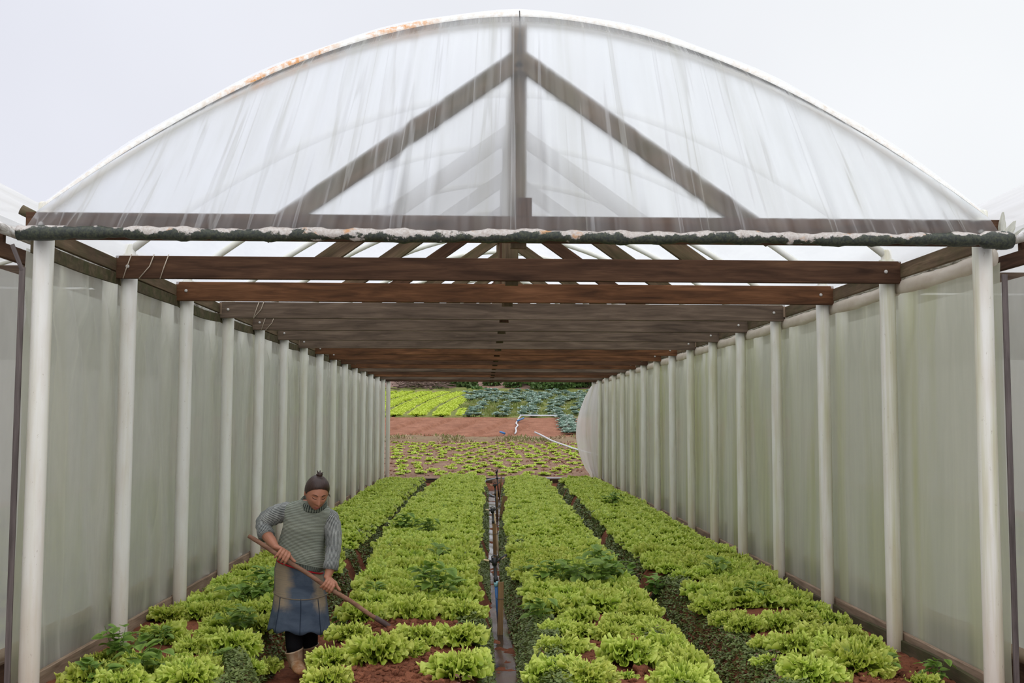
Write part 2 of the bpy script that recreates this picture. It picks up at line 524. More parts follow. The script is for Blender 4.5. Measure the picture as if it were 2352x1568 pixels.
t = NT('muddy furrow water')
wnz = t.noise(t.coord('Object', (1, 1, 1)), 9, 4, 0.6)
wbig = t.noise(t.coord('Object'), 1.7, 3)
M['water'] = t.done(t.principled(t.ramp(wbig, [(0.4, (0.030, 0.026, 0.022)), (0.65, (0.10, 0.045, 0.025))]), t.rng(wbig, 0.35, 0.7, 0.06, 0.3), 0.6, t.bump(wnz, 0.12, 0.02)))
M['black_plastic'] = simple('black plastic', (0.012, 0.012, 0.013), 0.45, 0.4)
M['blue_pipe'] = simple('blue pvc pipe', (0.03, 0.13, 0.34), 0.4, 0.4)
M['cap_blue'] = simple('pale blue fitting', (0.22, 0.42, 0.46), 0.4, 0.4)
M['nozzle'] = simple('tan nozzle', (0.62, 0.46, 0.28), 0.5, 0.4)
M['grey_pipe'] = simple('grey pipe', (0.50, 0.54, 0.58), 0.4, 0.4, 0.1)
M['hose'] = simple('grey hose', (0.30, 0.32, 0.34), 0.5, 0.4)
M['steel'] = simple('bolt steel', (0.45, 0.43, 0.40), 0.4, 0.5)
M['film_roll_dirty'] = film('dirty film roll', 0.95, (0.30, 0.21, 0.14), (0.46, 0.37, 0.28), streak_scale=(5, 2, 5), var=0.04, trans_share=0.2)
M['wire'] = simple('dark wire', (0.05, 0.045, 0.04), 0.6, 0.3)
M['string'] = simple('pale twine', (0.45, 0.38, 0.30), 0.8, 0.1)

# ------------------------------------------------------------------ ground inside the tunnel: four raised beds and three furrows
XL, XR, XC = -2.736, 3.16, 0.212          # left posts, right posts, ridge
NF, SP, Y0 = 16, 1.6, 6.64                # frames, spacing, first frame
YS = [Y0 + SP * k for k in range(NF)]
BEDS = [   # (y knots, left edge, right edge, soil height)
    ([6, 7.1, 7.9, 8.9, 9.6, 12, 29], [-3.4] * 7, [-1.50, -1.52, -1.76, -1.78, -1.70, -1.69, -1.66], 0.0),
    ([6, 9, 12, 16, 21, 29], [-1.02, -1.08, -1.22, -1.32, -1.30, -1.08], [-0.04, -0.07, -0.08, -0.08, -0.06, -0.03], 0.06),
    ([6, 9, 12, 16.5, 29], [0.40, 0.43, 0.36, 0.40, 0.66], [1.27, 1.38, 1.45, 1.48, 1.62], 0.02),
    ([6, 9, 10.5, 12.5, 15, 21, 29], [1.86, 1.94, 1.95, 1.88, 1.88, 2.00, 2.14], [2.72, 2.85, 2.95, 3.0, 3.0, 3.02, 3.02], 0.0)]


def bed_edges(i, y):
    k, l, r, z = BEDS[i]
    return np.interp(y, k, l), np.interp(y, k, r), z


def smooth01(t):
    t = np.clip(t, 0, 1)
    return t * t * (3 - 2 * t)


def ground_h(x, y, rough=True):
    x = np.asarray(x, float); y = np.asarray(y, float)
    base = np.where(x < -0.5, -0.30, np.where(x > 2.3, -0.05, -0.25))
    h = base.copy()
    for i in range(4):
        l, r, z = bed_edges(i, y)
        m = np.minimum(smooth01((x - l) / 0.17 + 1.0), smooth01((r - x) / 0.17 + 1.0))
        crown = 0.0 if i == 0 else 0.05 * np.clip(1 - ((x - (l + r) / 2) / ((r - l) / 2)) ** 2, 0, 1)
        h = np.maximum(h, base + (z + crown - base) * m)
    end = smooth01((y - 29.9) / 0.5)
    h = h * (1 - end) + (-0.12) * end
    if rough:
        h = h + 0.035 * fbm(x * 4, y * 4, 3, 3) + 0.03 * fbm(x * 14, y * 14, 9, 3) + 0.035 * np.clip(fbm(x * 26, y * 26, 15, 2) - 0.02, 0, 1) * np.clip((9.4 - y) * 1.5, 0, 1)
    return h


def gh(x, y):
    return float(ground_h(np.array([x]), np.array([y]), False)[0])


gx = np.arange(-3.0, 3.46, 0.022)
gy = np.concatenate([np.arange(4.5, 6.3, 0.06), np.arange(6.3, 9.0, 0.02), np.arange(9.0, 10.5, 0.04), np.arange(10.5, 31.01, 0.08)])
GX, GY = np.meshgrid(gx, gy, indexing='ij')
GZ = ground_h(GX, GY)
tag(np_mesh('ground', np.c_[GX.ravel(), GY.ravel(), GZ.ravel()], grid_faces(len(gx), len(gy)), M['soil']), kind='structure')


def strip(name, m, knots, z):
    """a band of standing water: (y, x left, x right)"""
    rows = []
    for y in np.arange(knots[0][0], knots[-1][0] + 0.01, 0.12):
        a = np.interp(y, [k[0] for k in knots], [k[1] for k in knots]) + 0.03 * float(fbm(y * 2, 1.0, 5))
        b = np.interp(y, [k[0] for k in knots], [k[2] for k in knots]) + 0.03 * float(fbm(y * 2, 9.0, 6))
        rows.append([(a + (b - a) * q / 4, y, z + 0.004 * math.sin(7 * y + q)) for q in range(5)])
    mb = MB(); mb.quad_grid(rows)
    return tag(mb.build(name, m), kind='structure')


strip('water_furrow_middle', M['water'], [(6.4, 0.06, 0.28), (9, 0.05, 0.26), (12, 0.02, 0.24), (29.6, 0.02, 0.58)], -0.243)
strip('water_furrow_right', M['water'], [(8.5, 1.55, 1.80), (12, 1.57, 1.74), (16, 1.60, 1.74), (22, 1.66, 1.86), (29.6, 1.76, 2.02)], -0.240)


# ------------------------------------------------------------------ land beyond and beside the tunnels
def T(x, y):
    x = np.asarray(x, float); y = np.asarray(y, float)
    z = np.interp(y, [31, 32.5, 45, 48, 56, 75, 85, 100, 125], [-0.10, 0.0, 0.67, 0.90, 1.72, 3.44, 5.2, 7.6, 8.2])
    side = np.clip((np.abs(x) - 14) * 0.25, 0, 6)
    return np.maximum(z, z * 0.4 + side)


def terrain(name, m, xs, ys, amp, sc, ridge=None):
    X, Y = np.meshgrid(xs, ys, indexing='ij')
    Z = T(X, Y) + amp * fbm(X * sc, Y * sc, 21, 4)
    if ridge: Z = Z + ridge(X, Y)
    Z[:, 0] -= 0.8; Z[:, -1] -= 0.3      # the edges dip below the neighbouring ground
    return tag(np_mesh(name, np.c_[X.ravel(), Y.ravel(), Z.ravel()], grid_faces(len(xs), len(ys)), m), kind='structure')


def xs_of(half, fine, far=60):
    core = np.arange(-half, half + 1e-6, fine)
    return np.concatenate([-np.geomspace(far, half + 1, 12), core, np.geomspace(half + 1, far, 12)])


def ridges(X, Y):
    ph = (X - 0.24 * (Y - 48) - 0.3) / 1.5
    s = np.abs(np.mod(ph, 1.0) - 0.5) * 2
    return np.where(X < 2.2, 0.13 * smooth01((s - 0.08) * 4) - 0.1, 0.0) * smooth01((Y - 48.0) / 0.6) * smooth01((56.2 - Y) / 0.6)


def lettuce_ridges(X, Y):
    bend = 0.012 * np.clip(Y - 57, 0, 30) ** 1.75
    ph = (X - bend + 0.4) / 1.25
    s = np.abs(np.mod(ph, 1.0) - 0.5) * 2
    return np.where(X < -1.0, 0.12 * smooth01(s * 3) - 0.06, 0.0)


terrain('terrain_seedling_field', M['soil_field'], xs_of(7, 0.09), np.arange(30.6, 46.21, 0.12), 0.09, 1.6)
terrain('terrain_path', M['dry_ground'], xs_of(7, 0.15), np.arange(45.8, 48.51, 0.15), 0.14, 1.3)
terrain('terrain_tilled_plot', M['soil_red'], xs_of(8, 0.09), np.arange(48.1, 56.9, 0.12), 0.05, 2.5, ridges)
terrain('terrain_crop_field', M['grass_ground'], xs_of(9, 0.2), np.arange(56.3, 78.1, 0.25), 0.15, 0.8, lettuce_ridges)
terrain('hill', M['bank'], np.linspace(-70, 70, 110), np.arange(77, 126, 1.0), 1.0, 0.22)


def side_ground(name, x0, x1):
    xs, ys = np.linspace(x0, x1, 90), np.arange(3, 31.2, 0.4)
    X, Y = np.meshgrid(xs, ys, indexing='ij')
    Z = -0.10 + np.clip((np.abs(X) - 14) * 0.25, 0, 6) + 0.06 * fbm(X * 1.5, Y * 1.5, 4, 3)
    tag(np_mesh(name, np.c_[X.ravel(), Y.ravel(), Z.ravel()], grid_faces(len(xs), len(ys)), M['soil']), kind='structure')


side_ground('ground_left', -60, -2.98)
side_ground('ground_right', 3.42, 60)

# ------------------------------------------------------------------ the tunnel frame
ARC_Z0, ARC_RISE, ARC_HALF = 2.985, 1.27, 2.948


def arch_pt(u, grow=0.0, xc=XC):
    """u from -1 to 1 along the bent pipe"""
    z = ARC_Z0 + ARC_RISE * (1 - abs(u) ** 1.85)
    x = xc + u * ARC_HALF
    du = -ARC_RISE * 1.85 * abs(u) ** 0.85 * (1 if u >= 0 else -1) / ARC_HALF
    n = Vector((-du, 1)).normalized()
    return x + n.x * grow, z + n.y * grow


def nth(k):
    return ORD[k]


def post_mesh(h, r=0.060, n=20):
    mb = MB()
    zs = [-0.25, 0.0, 0.3, 0.8, 1.4, 2.0, 2.5, h]
    mb.rings([[(r * math.cos(2 * math.pi * a / n), r * math.sin(2 * math.pi * a / n), z) for a in range(n)] for z in zs])
    return mb


def cap_mesh(h, r=0.064, n=20):
    mb = MB()
    prof = [(r, h - 0.075), (r + 0.003, h - 0.06), (r + 0.003, h - 0.03), (r - 0.006, h - 0.015), (0.042, h), (0.040, h + 0.07), (0.033, h + 0.08)]
    mb.rings([[(a * math.cos(2 * math.pi * q / n), a * math.sin(2 * math.pi * q / n), z) for q in range(n)] for a, z in prof])
    return mb


POST_H = 2.955
proto = {}
for key, mt in (('L', M['pvc_clean']), ('R', M['pvc_stained'])):
    proto[key] = (post_mesh(POST_H).build('post', mt).data, cap_mesh(POST_H).build('pipe_cap', mt).data)
for o in [o for o in scene.objects if o.name.split('.')[0] in ('post', 'pipe_cap')]:
    bpy.data.objects.remove(o)

post_extra_L = {0: 'nearest post under the left end of the film gable', 1: 'brown-streaked', 15: 'last before the open end'}
for k, y in enumerate(YS):
    for side, x in (('L', XL), ('R', XR)):
        word = 'left' if side == 'L' else 'right'
        if k == 0: lab = 'white pipe post under the %s end of the film gable at the entrance' % word
        elif k == NF - 1: lab = 'last white pipe post of the %s row, at the far open end' % word
        else: lab = '%s white pipe post from the entrance along the %s film wall' % (nth(k), word)
        p = empty('pipe_post', (x, y, gh(x, y) * 0.2), lab, 'post', 'white pipe posts of the %s wall' % word)
        a = bpy.data.objects.new('pipe', proto[side][0]); COL.objects.link(a); a.location = (x, y, 0); adopt(a, p)
        b = bpy.data.objects.new('pipe_cap', proto[side][1]); COL.objects.link(b); b.location = (x, y, 0); adopt(b, p)

# roof trusses: tie beam, king post, two braces, bolts
BEAM_MATS = ['wood_brown', 'wood_brown', 'wood_orange', 'wood_grey', 'wood_grey', 'wood_grey', 'wood_grey', 'wood_orange', 'wood_orange',
             'wood_brown', 'wood_orange', 'wood_grey', 'wood_brown', 'wood_orange', 'wood_grey', 'wood_brown']
BEAM_LOOK = ['', 'dark brown', 'rust-orange', 'pale grey', 'grey and orange', 'dark grey', 'grey-brown', 'reddish', 'orange-brown', 'brown', 'orange',
             'greyish', 'brown', 'orange', 'grey', 'brown']
bolt_mb = MB().tube([(0, 0, 0), (0, -0.008, 0)], [0.016, 0.012], 10)
bolt_me = bolt_mb.build('bolt', M['steel']).data
for o in [o for o in scene.objects if o.name.startswith('bolt')]: bpy.data.objects.remove(o)
for k, y in enumerate(YS):
    yb = y - 0.087
    dz = R.uniform(-0.006, 0.006)
    if k == 0: lab = 'wooden roof truss behind the film gable over the entrance'
    elif k == NF - 1: lab = 'farthest wooden roof truss, over the open end facing the field'
    else: lab = '%s wooden roof truss from the entrance, with %s tie beam' % (nth(k), BEAM_LOOK[k])
    tr = empty('roof_truss', (XL, yb, 2.76 + dz), lab, 'roof truss', 'wooden roof trusses across the tunnel')
    bm_ = M[BEAM_MATS[k]]
    z0, z1 = 2.762 + dz, 2.935 + dz
    if k == 0: z0, z1 = 2.79, 2.955
    plank('tie_beam', (XL - 0.07, yb, (z0 + z1) / 2), (XR + 0.07, yb, (z0 + z1) / 2), z1 - z0, 0.05, bm_, tr)
    mt2 = M[['wood_board', 'wood_board', 'wood_board', 'wood_brown'][k % 4]]
    plank('king_post', (XC, yb + 0.101, z0 - 0.02), (XC, yb + 0.101, 4.222), 0.10, 0.05, mt2, tr, up=(1, 0, 0))
    for s in (-1, 1):
        plank('brace', (XC + s * 1.595, yb + 0.0505, z1 - 0.118), (XC + s * 0.005, yb + 0.0505, z1 + 1.02), 0.12, 0.05, mt2, tr, up=(0, 0, 1))
    if k == 0:
        plank('joint_block', (XC + 0.03, yb + 0.0, z1 + 0.001), (XC + 0.03, yb + 0.0, z1 + 0.115), 0.10, 0.05, M['wood_brown'], tr, up=(1, 0, 0))
    for xb in (XL + 0.02, XR - 0.05):
        b = bpy.data.objects.new('bolt', bolt_me); COL.objects.link(b); b.location = (xb, yb - 0.025, z0 + 0.09); adopt(b, tr)

# bent roof pipes, one per frame
for k, y in enumerate(YS):
    path = []
    for i in range(41):
        u = -1 + 2 * i / 40
        x, z = arch_pt(u)
        path.append((x, y, z))
    mb = MB().tube(path, 0.031, 10)
    lab = ('rust-marked bent pipe at the front edge of the roof' if k == 0 else
           '%s white bent roof pipe from the entrance, under the film' % nth(k) if k < NF - 1 else 'last bent roof pipe, over the open far end')
    tag(mb.build('arch_pipe', M['arch_rust'] if k == 0 else M['arch'], loc=(XC, y, ARC_Z0)), lab, 'pipe', 'bent roof pipes')

# roof film over the pipes
NUx = 49
ys_r = np.arange(YS[0] - 0.045, YS[-1] + 0.1, 0.1)
pts = []
for y in ys_r:
    row = []
    sag = abs(math.sin((y - Y0) / SP * math.pi)) * 0.035
    for i in range(NUx):
        u = -1.035 + 2.07 * i / (NUx - 1)
        uu = max(-1, min(1, u))
        x, z = arch_pt(uu, 0.036 - sag * (1 - abs(uu)) * 0.8)
        if abs(u) > 1:
            e = (abs(u) - 1) / 0.035
            x += math.copysign(0.03 * e, u); z -= 0.10 * e
        row.append((x, y, z + 0.006 * math.sin(y * 9 + i)))
    pts.append(row)
mb = MB(); mb.quad_grid(pts)
tag(mb.build('ceiling_roof_film', M['film_roof']), kind='structure')

# film gable with its rolled and mildewed lower edge
gb = empty('film_gable', (XC, YS[0] - 0.15, 2.78), 'translucent plastic film gable hanging over the entrance, mildewed along its lower edge', 'plastic sheet')
nu, nv = 241, 31
pts, uvs = [], []
Rg = random.Random(5)
fold = [(Rg.uniform(-0.95, 0.95), Rg.uniform(0.006, 0.018), Rg.choice([-1, 1]) * Rg.uniform(0.008, 0.024)) for _ in range(46)]
for i in range(nu):
    u = -1 + 2 * i / (nu - 1)
    row, ruv = [], []
    for j in range(nv):
        v = j / (nv - 1)
        top_u = u * (0.80 + 0.20 * abs(u) ** 3)
        tx, tz = arch_pt(max(-1, min(1, top_u)), -0.022)
        bx, bz = XC + u * 3.03, 2.822
        if abs(u) > 0.93: bz += 0.0
        x = bx + (tx - bx) * v
        z = bz + (tz - bz) * v
        y = YS[0] - 0.128 + 0.055 * max(0.0, (v - 0.95) / 0.05)
        d = 0
        for c, w_, a_ in fold:
            d += a_ * math.exp(-((u - c) / w_) ** 2)
        d *= (1 - v) ** 0.6 * min(1, (v + 0.02) * 8)
        z += 0
        row.append((x, y - 0.004 - max(0, d) * 0.9 + min(0, d) * 0.4 * 0, z)); ruv.append((u, v))
    pts.append(row); uvs.append(ruv)
mb = MB(); mb.quad_grid(pts, uvs)
mb.build('film_sheet', M['film_gable'], gb)
# the wrap of the sheet over the front pipe
rows = []
for i in range(97):
    u = -1 + 2 * i / 96
    row = []
    x0, z0 = arch_pt(u)
    for q in range(7):
        a = math.radians(-75 + 215 * q / 6)
        x, z = arch_pt(u, 0.038 * math.sin(a) + 0.002)
        row.append((x, YS[0] - 0.040 * math.cos(a), z))
    rows.append(row)
mb = MB(); mb.quad_grid(rows, [[(i / 96 * 2 - 1, q / 6 * .2 + .9) for q in range(7)] for i in range(97)])
mb.build('film_edge', M['arch_rust'], gb)
path, rad = [], []
for i in range(181):
    x = XC - 3.04 + 6.10 * i / 180
    lump = 0.004 * math.sin(x * 9.1) + 0.005 * math.sin(x * 23.7 + 1) + 0.003 * math.sin(x * 61)
    path.append((x, YS[0] - 0.162, 2.818 + 0.004 * math.sin(x * 5)))
    rad.append(0.039 + lump + (0.018 if i > 174 else 0) + (0.010 if i < 5 else 0))
mb = MB().tube(path, rad, 14)
mb.build('rolled_hem', M['hem'], gb, loc=(XC, YS[0] - 0.162, 2.818))
M['torn'] = film('torn film', 0.8, (0.50, 0.50, 0.38), (0.66, 0.66, 0.56), streak_scale=(12, 12, 12), var=0.2)
mb = MB()
for q, (w_, hgt, lean) in enumerate(((0.05, 0.16, 0.01), (0.06, 0.11, 0.06), (0.035, 0.07, 0.09))):
    g_ = []
    for i in range(6):
        f = i / 5
        ww = w_ * math.sin(math.pi * (0.12 + 0.80 * f)) 
        g_.append([(XC + 3.015 + 0.035 * q + lean * f + ww * s_ * 0.5, YS[0] - 0.13 + 0.02 * q + 0.012 * math.sin(5 * s_ + 3 * f), 2.84 + hgt * f) for s_ in (-1, -.5, 0, .5, 1)])
    mb.quad_grid(g_)
mb.build('torn_corner', M['torn'], gb)
# tie wire at the top of the gable
mb = MB().tube([(XC + 0.0, YS[0] - 0.075, 4.27), (XC + 0.004, YS[0] - 0.09, 4.14), (XC + 0.012, YS[0] - 0.11, 3.99), (XC - 0.012, YS[0] - 0.11, 3.99), (XC - 0.002, YS[0] - 0.09, 4.13)], 0.0035, 6)
mb.build('tie_wire', M['wire'], gb)

# hollow pole end sticking out beside the left end of the gable
mb = MB()
c0, c1 = Vector((XL - 0.14, YS[0] - 0.02, 2.985)), Vector((XL + 0.03, YS[0] + 0.02, 2.90))
ax = (c0 - c1).normalized(); e1 = ax.cross(Vector((0, 1, 0))).normalized(); e2 = ax.cross(e1)
def ring(c, r): return [tuple(c + (e1 * math.cos(q) + e2 * math.sin(q)) * r) for q in (2 * math.pi * i / 16 for i in range(16))]
mb.rings([ring(c1, 0.03), ring(c0, 0.032), ring(c0, 0.024), ring(c0 - ax * 0.08, 0.022)])
tag(mb.build('pole_end', M['wood_mossy'], loc=tuple(c1)), 'hollow pole end sticking out at the left corner of the gable', 'pole')

# ------------------------------------------------------------------ eave boards between the posts
for k in range(NF - 1):
    y0, y1 = YS[k] + 0.02, YS[k + 1] - 0.02
    yy = nth(k)
    xl = XL - 0.078
    plank_o = plank('eave_board', (xl, y0, 2.865), (xl, y1 - (0.10 if k % 3 == 1 else 0), 2.860 + R.uniform(-.004, .004)), 0.10, 0.03, M['wood_board'])
    tag(plank_o, 'upper wooden eave board of the left wall, %s bay from the entrance' % yy, 'board', 'eave boards')
    sag = R.choice([0.012, 0.02, 0.028]) if k in (0, 2, 3, 5, 8, 12) else 0.004
    mb = MB()
    pr = []
    for i in range(13):
        f = i / 12
        zc = 2.765 - sag * math.sin(f * math.pi) + R.uniform(-.001, .001)
        y = y0 + (y1 - y0) * f
        pr.append([(xl - 0.014, y, zc - 0.043), (xl + 0.014, y, zc - 0.045), (xl + 0.016, y, zc + 0.041), (xl - 0.014, y, zc + 0.043)])
    mb.rings(pr)
    tag(mb.build('eave_board', M['wood_mossy'], smooth=False, loc=(xl, (y0 + y1) / 2, 2.765)), 'sagging mossy lower eave board of the left wall, %s bay from the entrance' % yy, 'board', 'eave boards')
    xr = XR + 0.078
    tag(plank('eave_board', (xr, y0, 2.852), (xr, y1 - (0.12 if k in (2, 5, 9) else 0), 2.856), 0.11, 0.03, M['wood_board']), 'wooden eave board of the right wall, %s bay from the entrance' % yy, 'board', 'eave boards')
    mb = MB()
    pr = []
    for i in range(13):
        f = i / 12
        y = y0 - 0.02 + (y1 - y0 + 0.04) * f
        lump = 0.004 * math.sin(11 * f + k) + 0.003 * math.sin(31 * f + 2 * k)
        dz = -0.012 * math.sin(f * math.pi)
        pr.append([(xr + (0.028 + lump) * math.cos(q), y, 2.735 + dz + (0.055 + lump) * math.sin(q)) for q in (2 * math.pi * a / 14 for a in range(14))])
    mb.rings(pr)
    tag(mb.build('film_rail', M['film_roll'], loc=(xr, (y0 + y1) / 2, 2.735)), 'rail wrapped in creased plastic film along the right wall, %s bay from the entrance' % yy, 'rail', 'film-wrapped rails')
    if k in (2, 5, 9):
        plank_o = plank('nailed_block', (xr - 0.005, y1 - 0.09, 2.80), (xr - 0.005, y1 - 0.09, 2.91), 0.07, 0.05, M['wood_base'], up=(0, 1, 0))
        tag(plank_o, 'short nailed wood block in the right eave, %s bay from the entrance' % yy, 'wood block', 'nailed eave blocks')
    if k in (2, 5):
        plank_o = plank('nailed_block', (xl + 0.01, y1 - 0.05, 2.80), (xl + 0.01, y1 - 0.05, 2.915), 0.085, 0.05, M['wood_base'], up=(0, 1, 0))
        tag(plank_o, 'short nailed wood block in the left eave, %s bay from the entrance' % yy, 'wood block', 'nailed eave blocks')

# ------------------------------------------------------------------ film walls
def wall(name, x, sgn, m, y0, y1, z0, z1, amp, seed, parent=None):
    ys, zs = np.arange(y0, y1 + 0.01, 0.05), np.linspace(z0, z1, 46)
    Yg, Zg = np.meshgrid(ys, zs, indexing='ij')
    hh = (Zg - z0) / (z1 - z0)
    d = amp * fbm((Yg + 0.45 * Zg * np.where(np.sin(Yg * 0.9) > 0, 1, -1)) * 3.0, Zg * 0.5, seed, 3)
    d += amp * 0.5 * np.exp(-((hh - 0.9) / 0.12) ** 2) * np.sin(Yg * 17 + Zg * 9)
    Xg = x + d * np.clip(hh * 12, 0, 1) * np.clip((1 - hh) * 10, 0, 1)
    return np_mesh(name, np.c_[Xg.ravel(), Yg.ravel(), Zg.ravel()], grid_faces(len(ys), len(zs)), m)


tag(wall('wall_left', XL - 0.10, -1, M['film_left'], YS[0] - 0.02, YS[-1] + 0.05, 0.03, 2.745, 0.06, 3), kind='structure')
tag(wall('wall_right', XR + 0.105, 1, M['film_right'], YS[0] - 0.02, YS[-2] + 0.3, 0.03, 2.70, 0.025, 8), kind='structure')

# base planks along the foot of the walls
for k in range(NF - 1):
    y0, y1 = YS[k] + (0.03 if k else -0.1), YS[k + 1] + 0.02
    xl, xr = XL - 0.07, XR + 0.075
    tag(plank('base_plank', (xl, y0, 0.035), (xl, y1, 0.03), 0.13, 0.03, M['wood_base']), 'wooden base plank at the foot of the left wall, %s bay from the entrance' % nth(k), 'plank', 'base planks')
    tag(plank('base_plank', (xr, y0, 0.035), (xr, y1, 0.035), 0.09, 0.035, M['wood_base']), 'upper wooden base plank at the foot of the right wall, %s bay from the entrance' % nth(k), 'plank', 'base planks')
    if k < 4:
        tag(plank('base_plank', (xr - 0.035, y0, -0.02), (xr - 0.035, y1, -0.015), 0.10, 0.03, M['wood_mossy'], wave=0.012), 'lower weathered base plank at the foot of the right wall, %s bay from the entrance' % nth(k), 'plank', 'base planks')

# dark laths holding the wall film at the front corners
for side, x in (('left', XL - 0.107), ('right', XR + 0.115)):
    tag(plank('film_lath', (x, YS[0] - 0.05, -0.06), (x, YS[0] - 0.05, 2.62), 0.034, 0.02, M['lath'], up=(1, 0, 0)), 'dark grey lath edging the wall film beside the front %s post' % side, 'lath', 'film edge laths')
tag(plank('lath_offcut', (XL - 0.17, YS[0] - 0.06, 2.76), (XL - 0.105, YS[0] - 0.055, 2.60), 0.026, 0.012, M['lath'], up=(1, 0, 0)), 'splintered lath strip hanging at the top of the left front post', 'lath')

# loose film flap at the far right end
rows = []
for i in range(33):
    f = i / 32
    z = -0.02 + 2.72 * f
    bul = 0.42 * math.sin(min(1, f * 1.0) * math.pi) ** 0.8 * (1 if f > 0.1 else f * 10 * 0.6 + 0.4)
    row = []
    for j in range(17):
        s = j / 16
        y = 28.7 + 2.5 * s
        x = XR + 0.10 - (bul + 0.02) * s ** 1.6 + 0.03 * math.sin(9 * s + 5 * f) * s - 0.15 * s * (1 - abs(2 * f - 1))*0
        row.append((x - 0.10 * s, y, z))
    rows.append(row)
mb = MB(); mb.quad_grid(rows)
tag(mb.build('film_flap', M['film_flap'], loc=(XR, 29, 0)), 'loose white film flap bulging inward at the far right end', 'plastic sheet')


# ------------------------------------------------------------------ the tunnels on either side
def neighbour(side, xc, face):
    """side word, ridge x, +1 when its near wall is the one at larger x"""
    xw = xc + face * 2.99
    tag(wall('wall_neighbour_%s' % side, xw - face * 0.0, face, M['film_side'], 4.6, YS[-1], 0.16, 2.66, 0.02, 13), kind='structure')
    tag(wall('wall_neighbour_outer_%s' % side, xc - face * 2.935, face, M['film_side_roof'], 4.6, YS[-1], 0.10, 3.02, 0.02, 17), kind='structure')
    rows = []
    for y in np.arange(5.0, YS[-1], 0.2):
        row = []
        sag = abs(math.sin((y - Y0) / SP * math.pi)) * 0.05
        for i in range(49):
            u = -1 + 2 * i / 48
            x, z = arch_pt(u, 0.036 - sag * (1 - abs(u)), xc)
            row.append((x, y, z))
        rows.append(row)
    mb = MB(); mb.quad_grid(rows)
    tag(mb.build('roof_neighbour_%s' % side, M['film_side_roof']), kind='structure')
    for k, y in enumerate(YS):
        yb = y + 0.44
        tag(plank('tie_beam', (xc - 2.95, yb, 2.84), (xc + 2.95, yb, 2.84), 0.17, 0.05, M['wood_grey' if k % 3 else 'wood_brown']), '%s tie beam of the %s neighbouring tunnel, seen through the film' % (nth(k), side), 'beam', 'tie beams of the %s neighbouring tunnel' % side, 'thing')
    for k, y in enumerate(YS):
        if k == 0: continue
        x = xw + face * 0.072
        p = bpy.data.objects.new('pipe_post', proto['L'][0]); COL.objects.link(p); p.location = (x, y + 0.53, -0.12)
        tag(p, '%s blurred post of the %s neighbouring tunnel from the entrance, showing through the wall film' % (nth(k - 1), side), 'post', 'posts of the %s neighbouring tunnel' % side)
    for k in range(0, NF, 2):
        path = [(arch_pt(-1 + i / 15, 0, xc)[0], YS[k], arch_pt(-1 + i / 15, 0, xc)[1]) for i in range(31)]
        tag(MB().tube(path, 0.03, 8).build('arch_pipe', M['arch'], loc=(xc, YS[k], ARC_Z0)), '%s bent roof pipe under the roof film of the %s neighbouring tunnel' % (nth(k // 2), side), 'pipe', 'bent roof pipes of the %s neighbouring tunnel' % side)
    # eave: rolled film lip and the board below it
    xe = xc + face * 2.975
    path = [(xe, y, 2.935 + 0.006 * math.sin(y * 7)) for y in np.arange(5.0, YS[-1], 0.2)]
    rad = [0.040 + 0.005 * math.sin(i * 1.7) for i in range(len(path))]
    tag(MB().tube(path, rad, 10).build('eave_roll', M['eave_roll'], loc=(xe, YS[0], 2.93)), 'dirty rolled film edge along the eave of the %s neighbouring tunnel' % side, 'plastic sheet')
    tag(plank('eave_board', (xw - face * 0.05, 5.0, 2.80), (xw - face * 0.05, YS[-1], 2.82), 0.10, 0.035, M['wood_brown']), 'long dark eave board of the %s neighbouring tunnel' % side, 'board')
    path = [(xw, y, 0.15 + 0.01 * math.sin(y * 5)) for y in np.arange(4.8, YS[-1], 0.25)]
    tag(MB().tube(path, 0.05, 10).build('film_roll', M['film_roll_dirty'], loc=(xw, YS[0], 0.15)), 'rolled lower edge of the %s neighbouring tunnel film wall' % side, 'plastic sheet')
    tag(plank('base_plank', (xw, 4.8, 0.0), (xw, YS[-1], 0.0), 0.20, 0.03, M['wood_brown']), 'dark base plank below the %s neighbouring tunnel wall' % side, 'plank')


t = NT('dirty eave roll')
en = t.noise(t.coord('Object', (4, 1.6, 4)), 4, 4, 0.65, 0.8)
M['eave_roll'] = t.done(t.principled(t.ramp(en, [(0.32, (0.10, 0.085, 0.075)), (0.44, (0.45, 0.41, 0.37)), (0.56, (0.76, 0.75, 0.73))]), 0.5, 0.3, t.bump(en, 0.5, 0.02)))
neighbour('left', -6.13, 1)
neighbour('right', 6.58, -1)

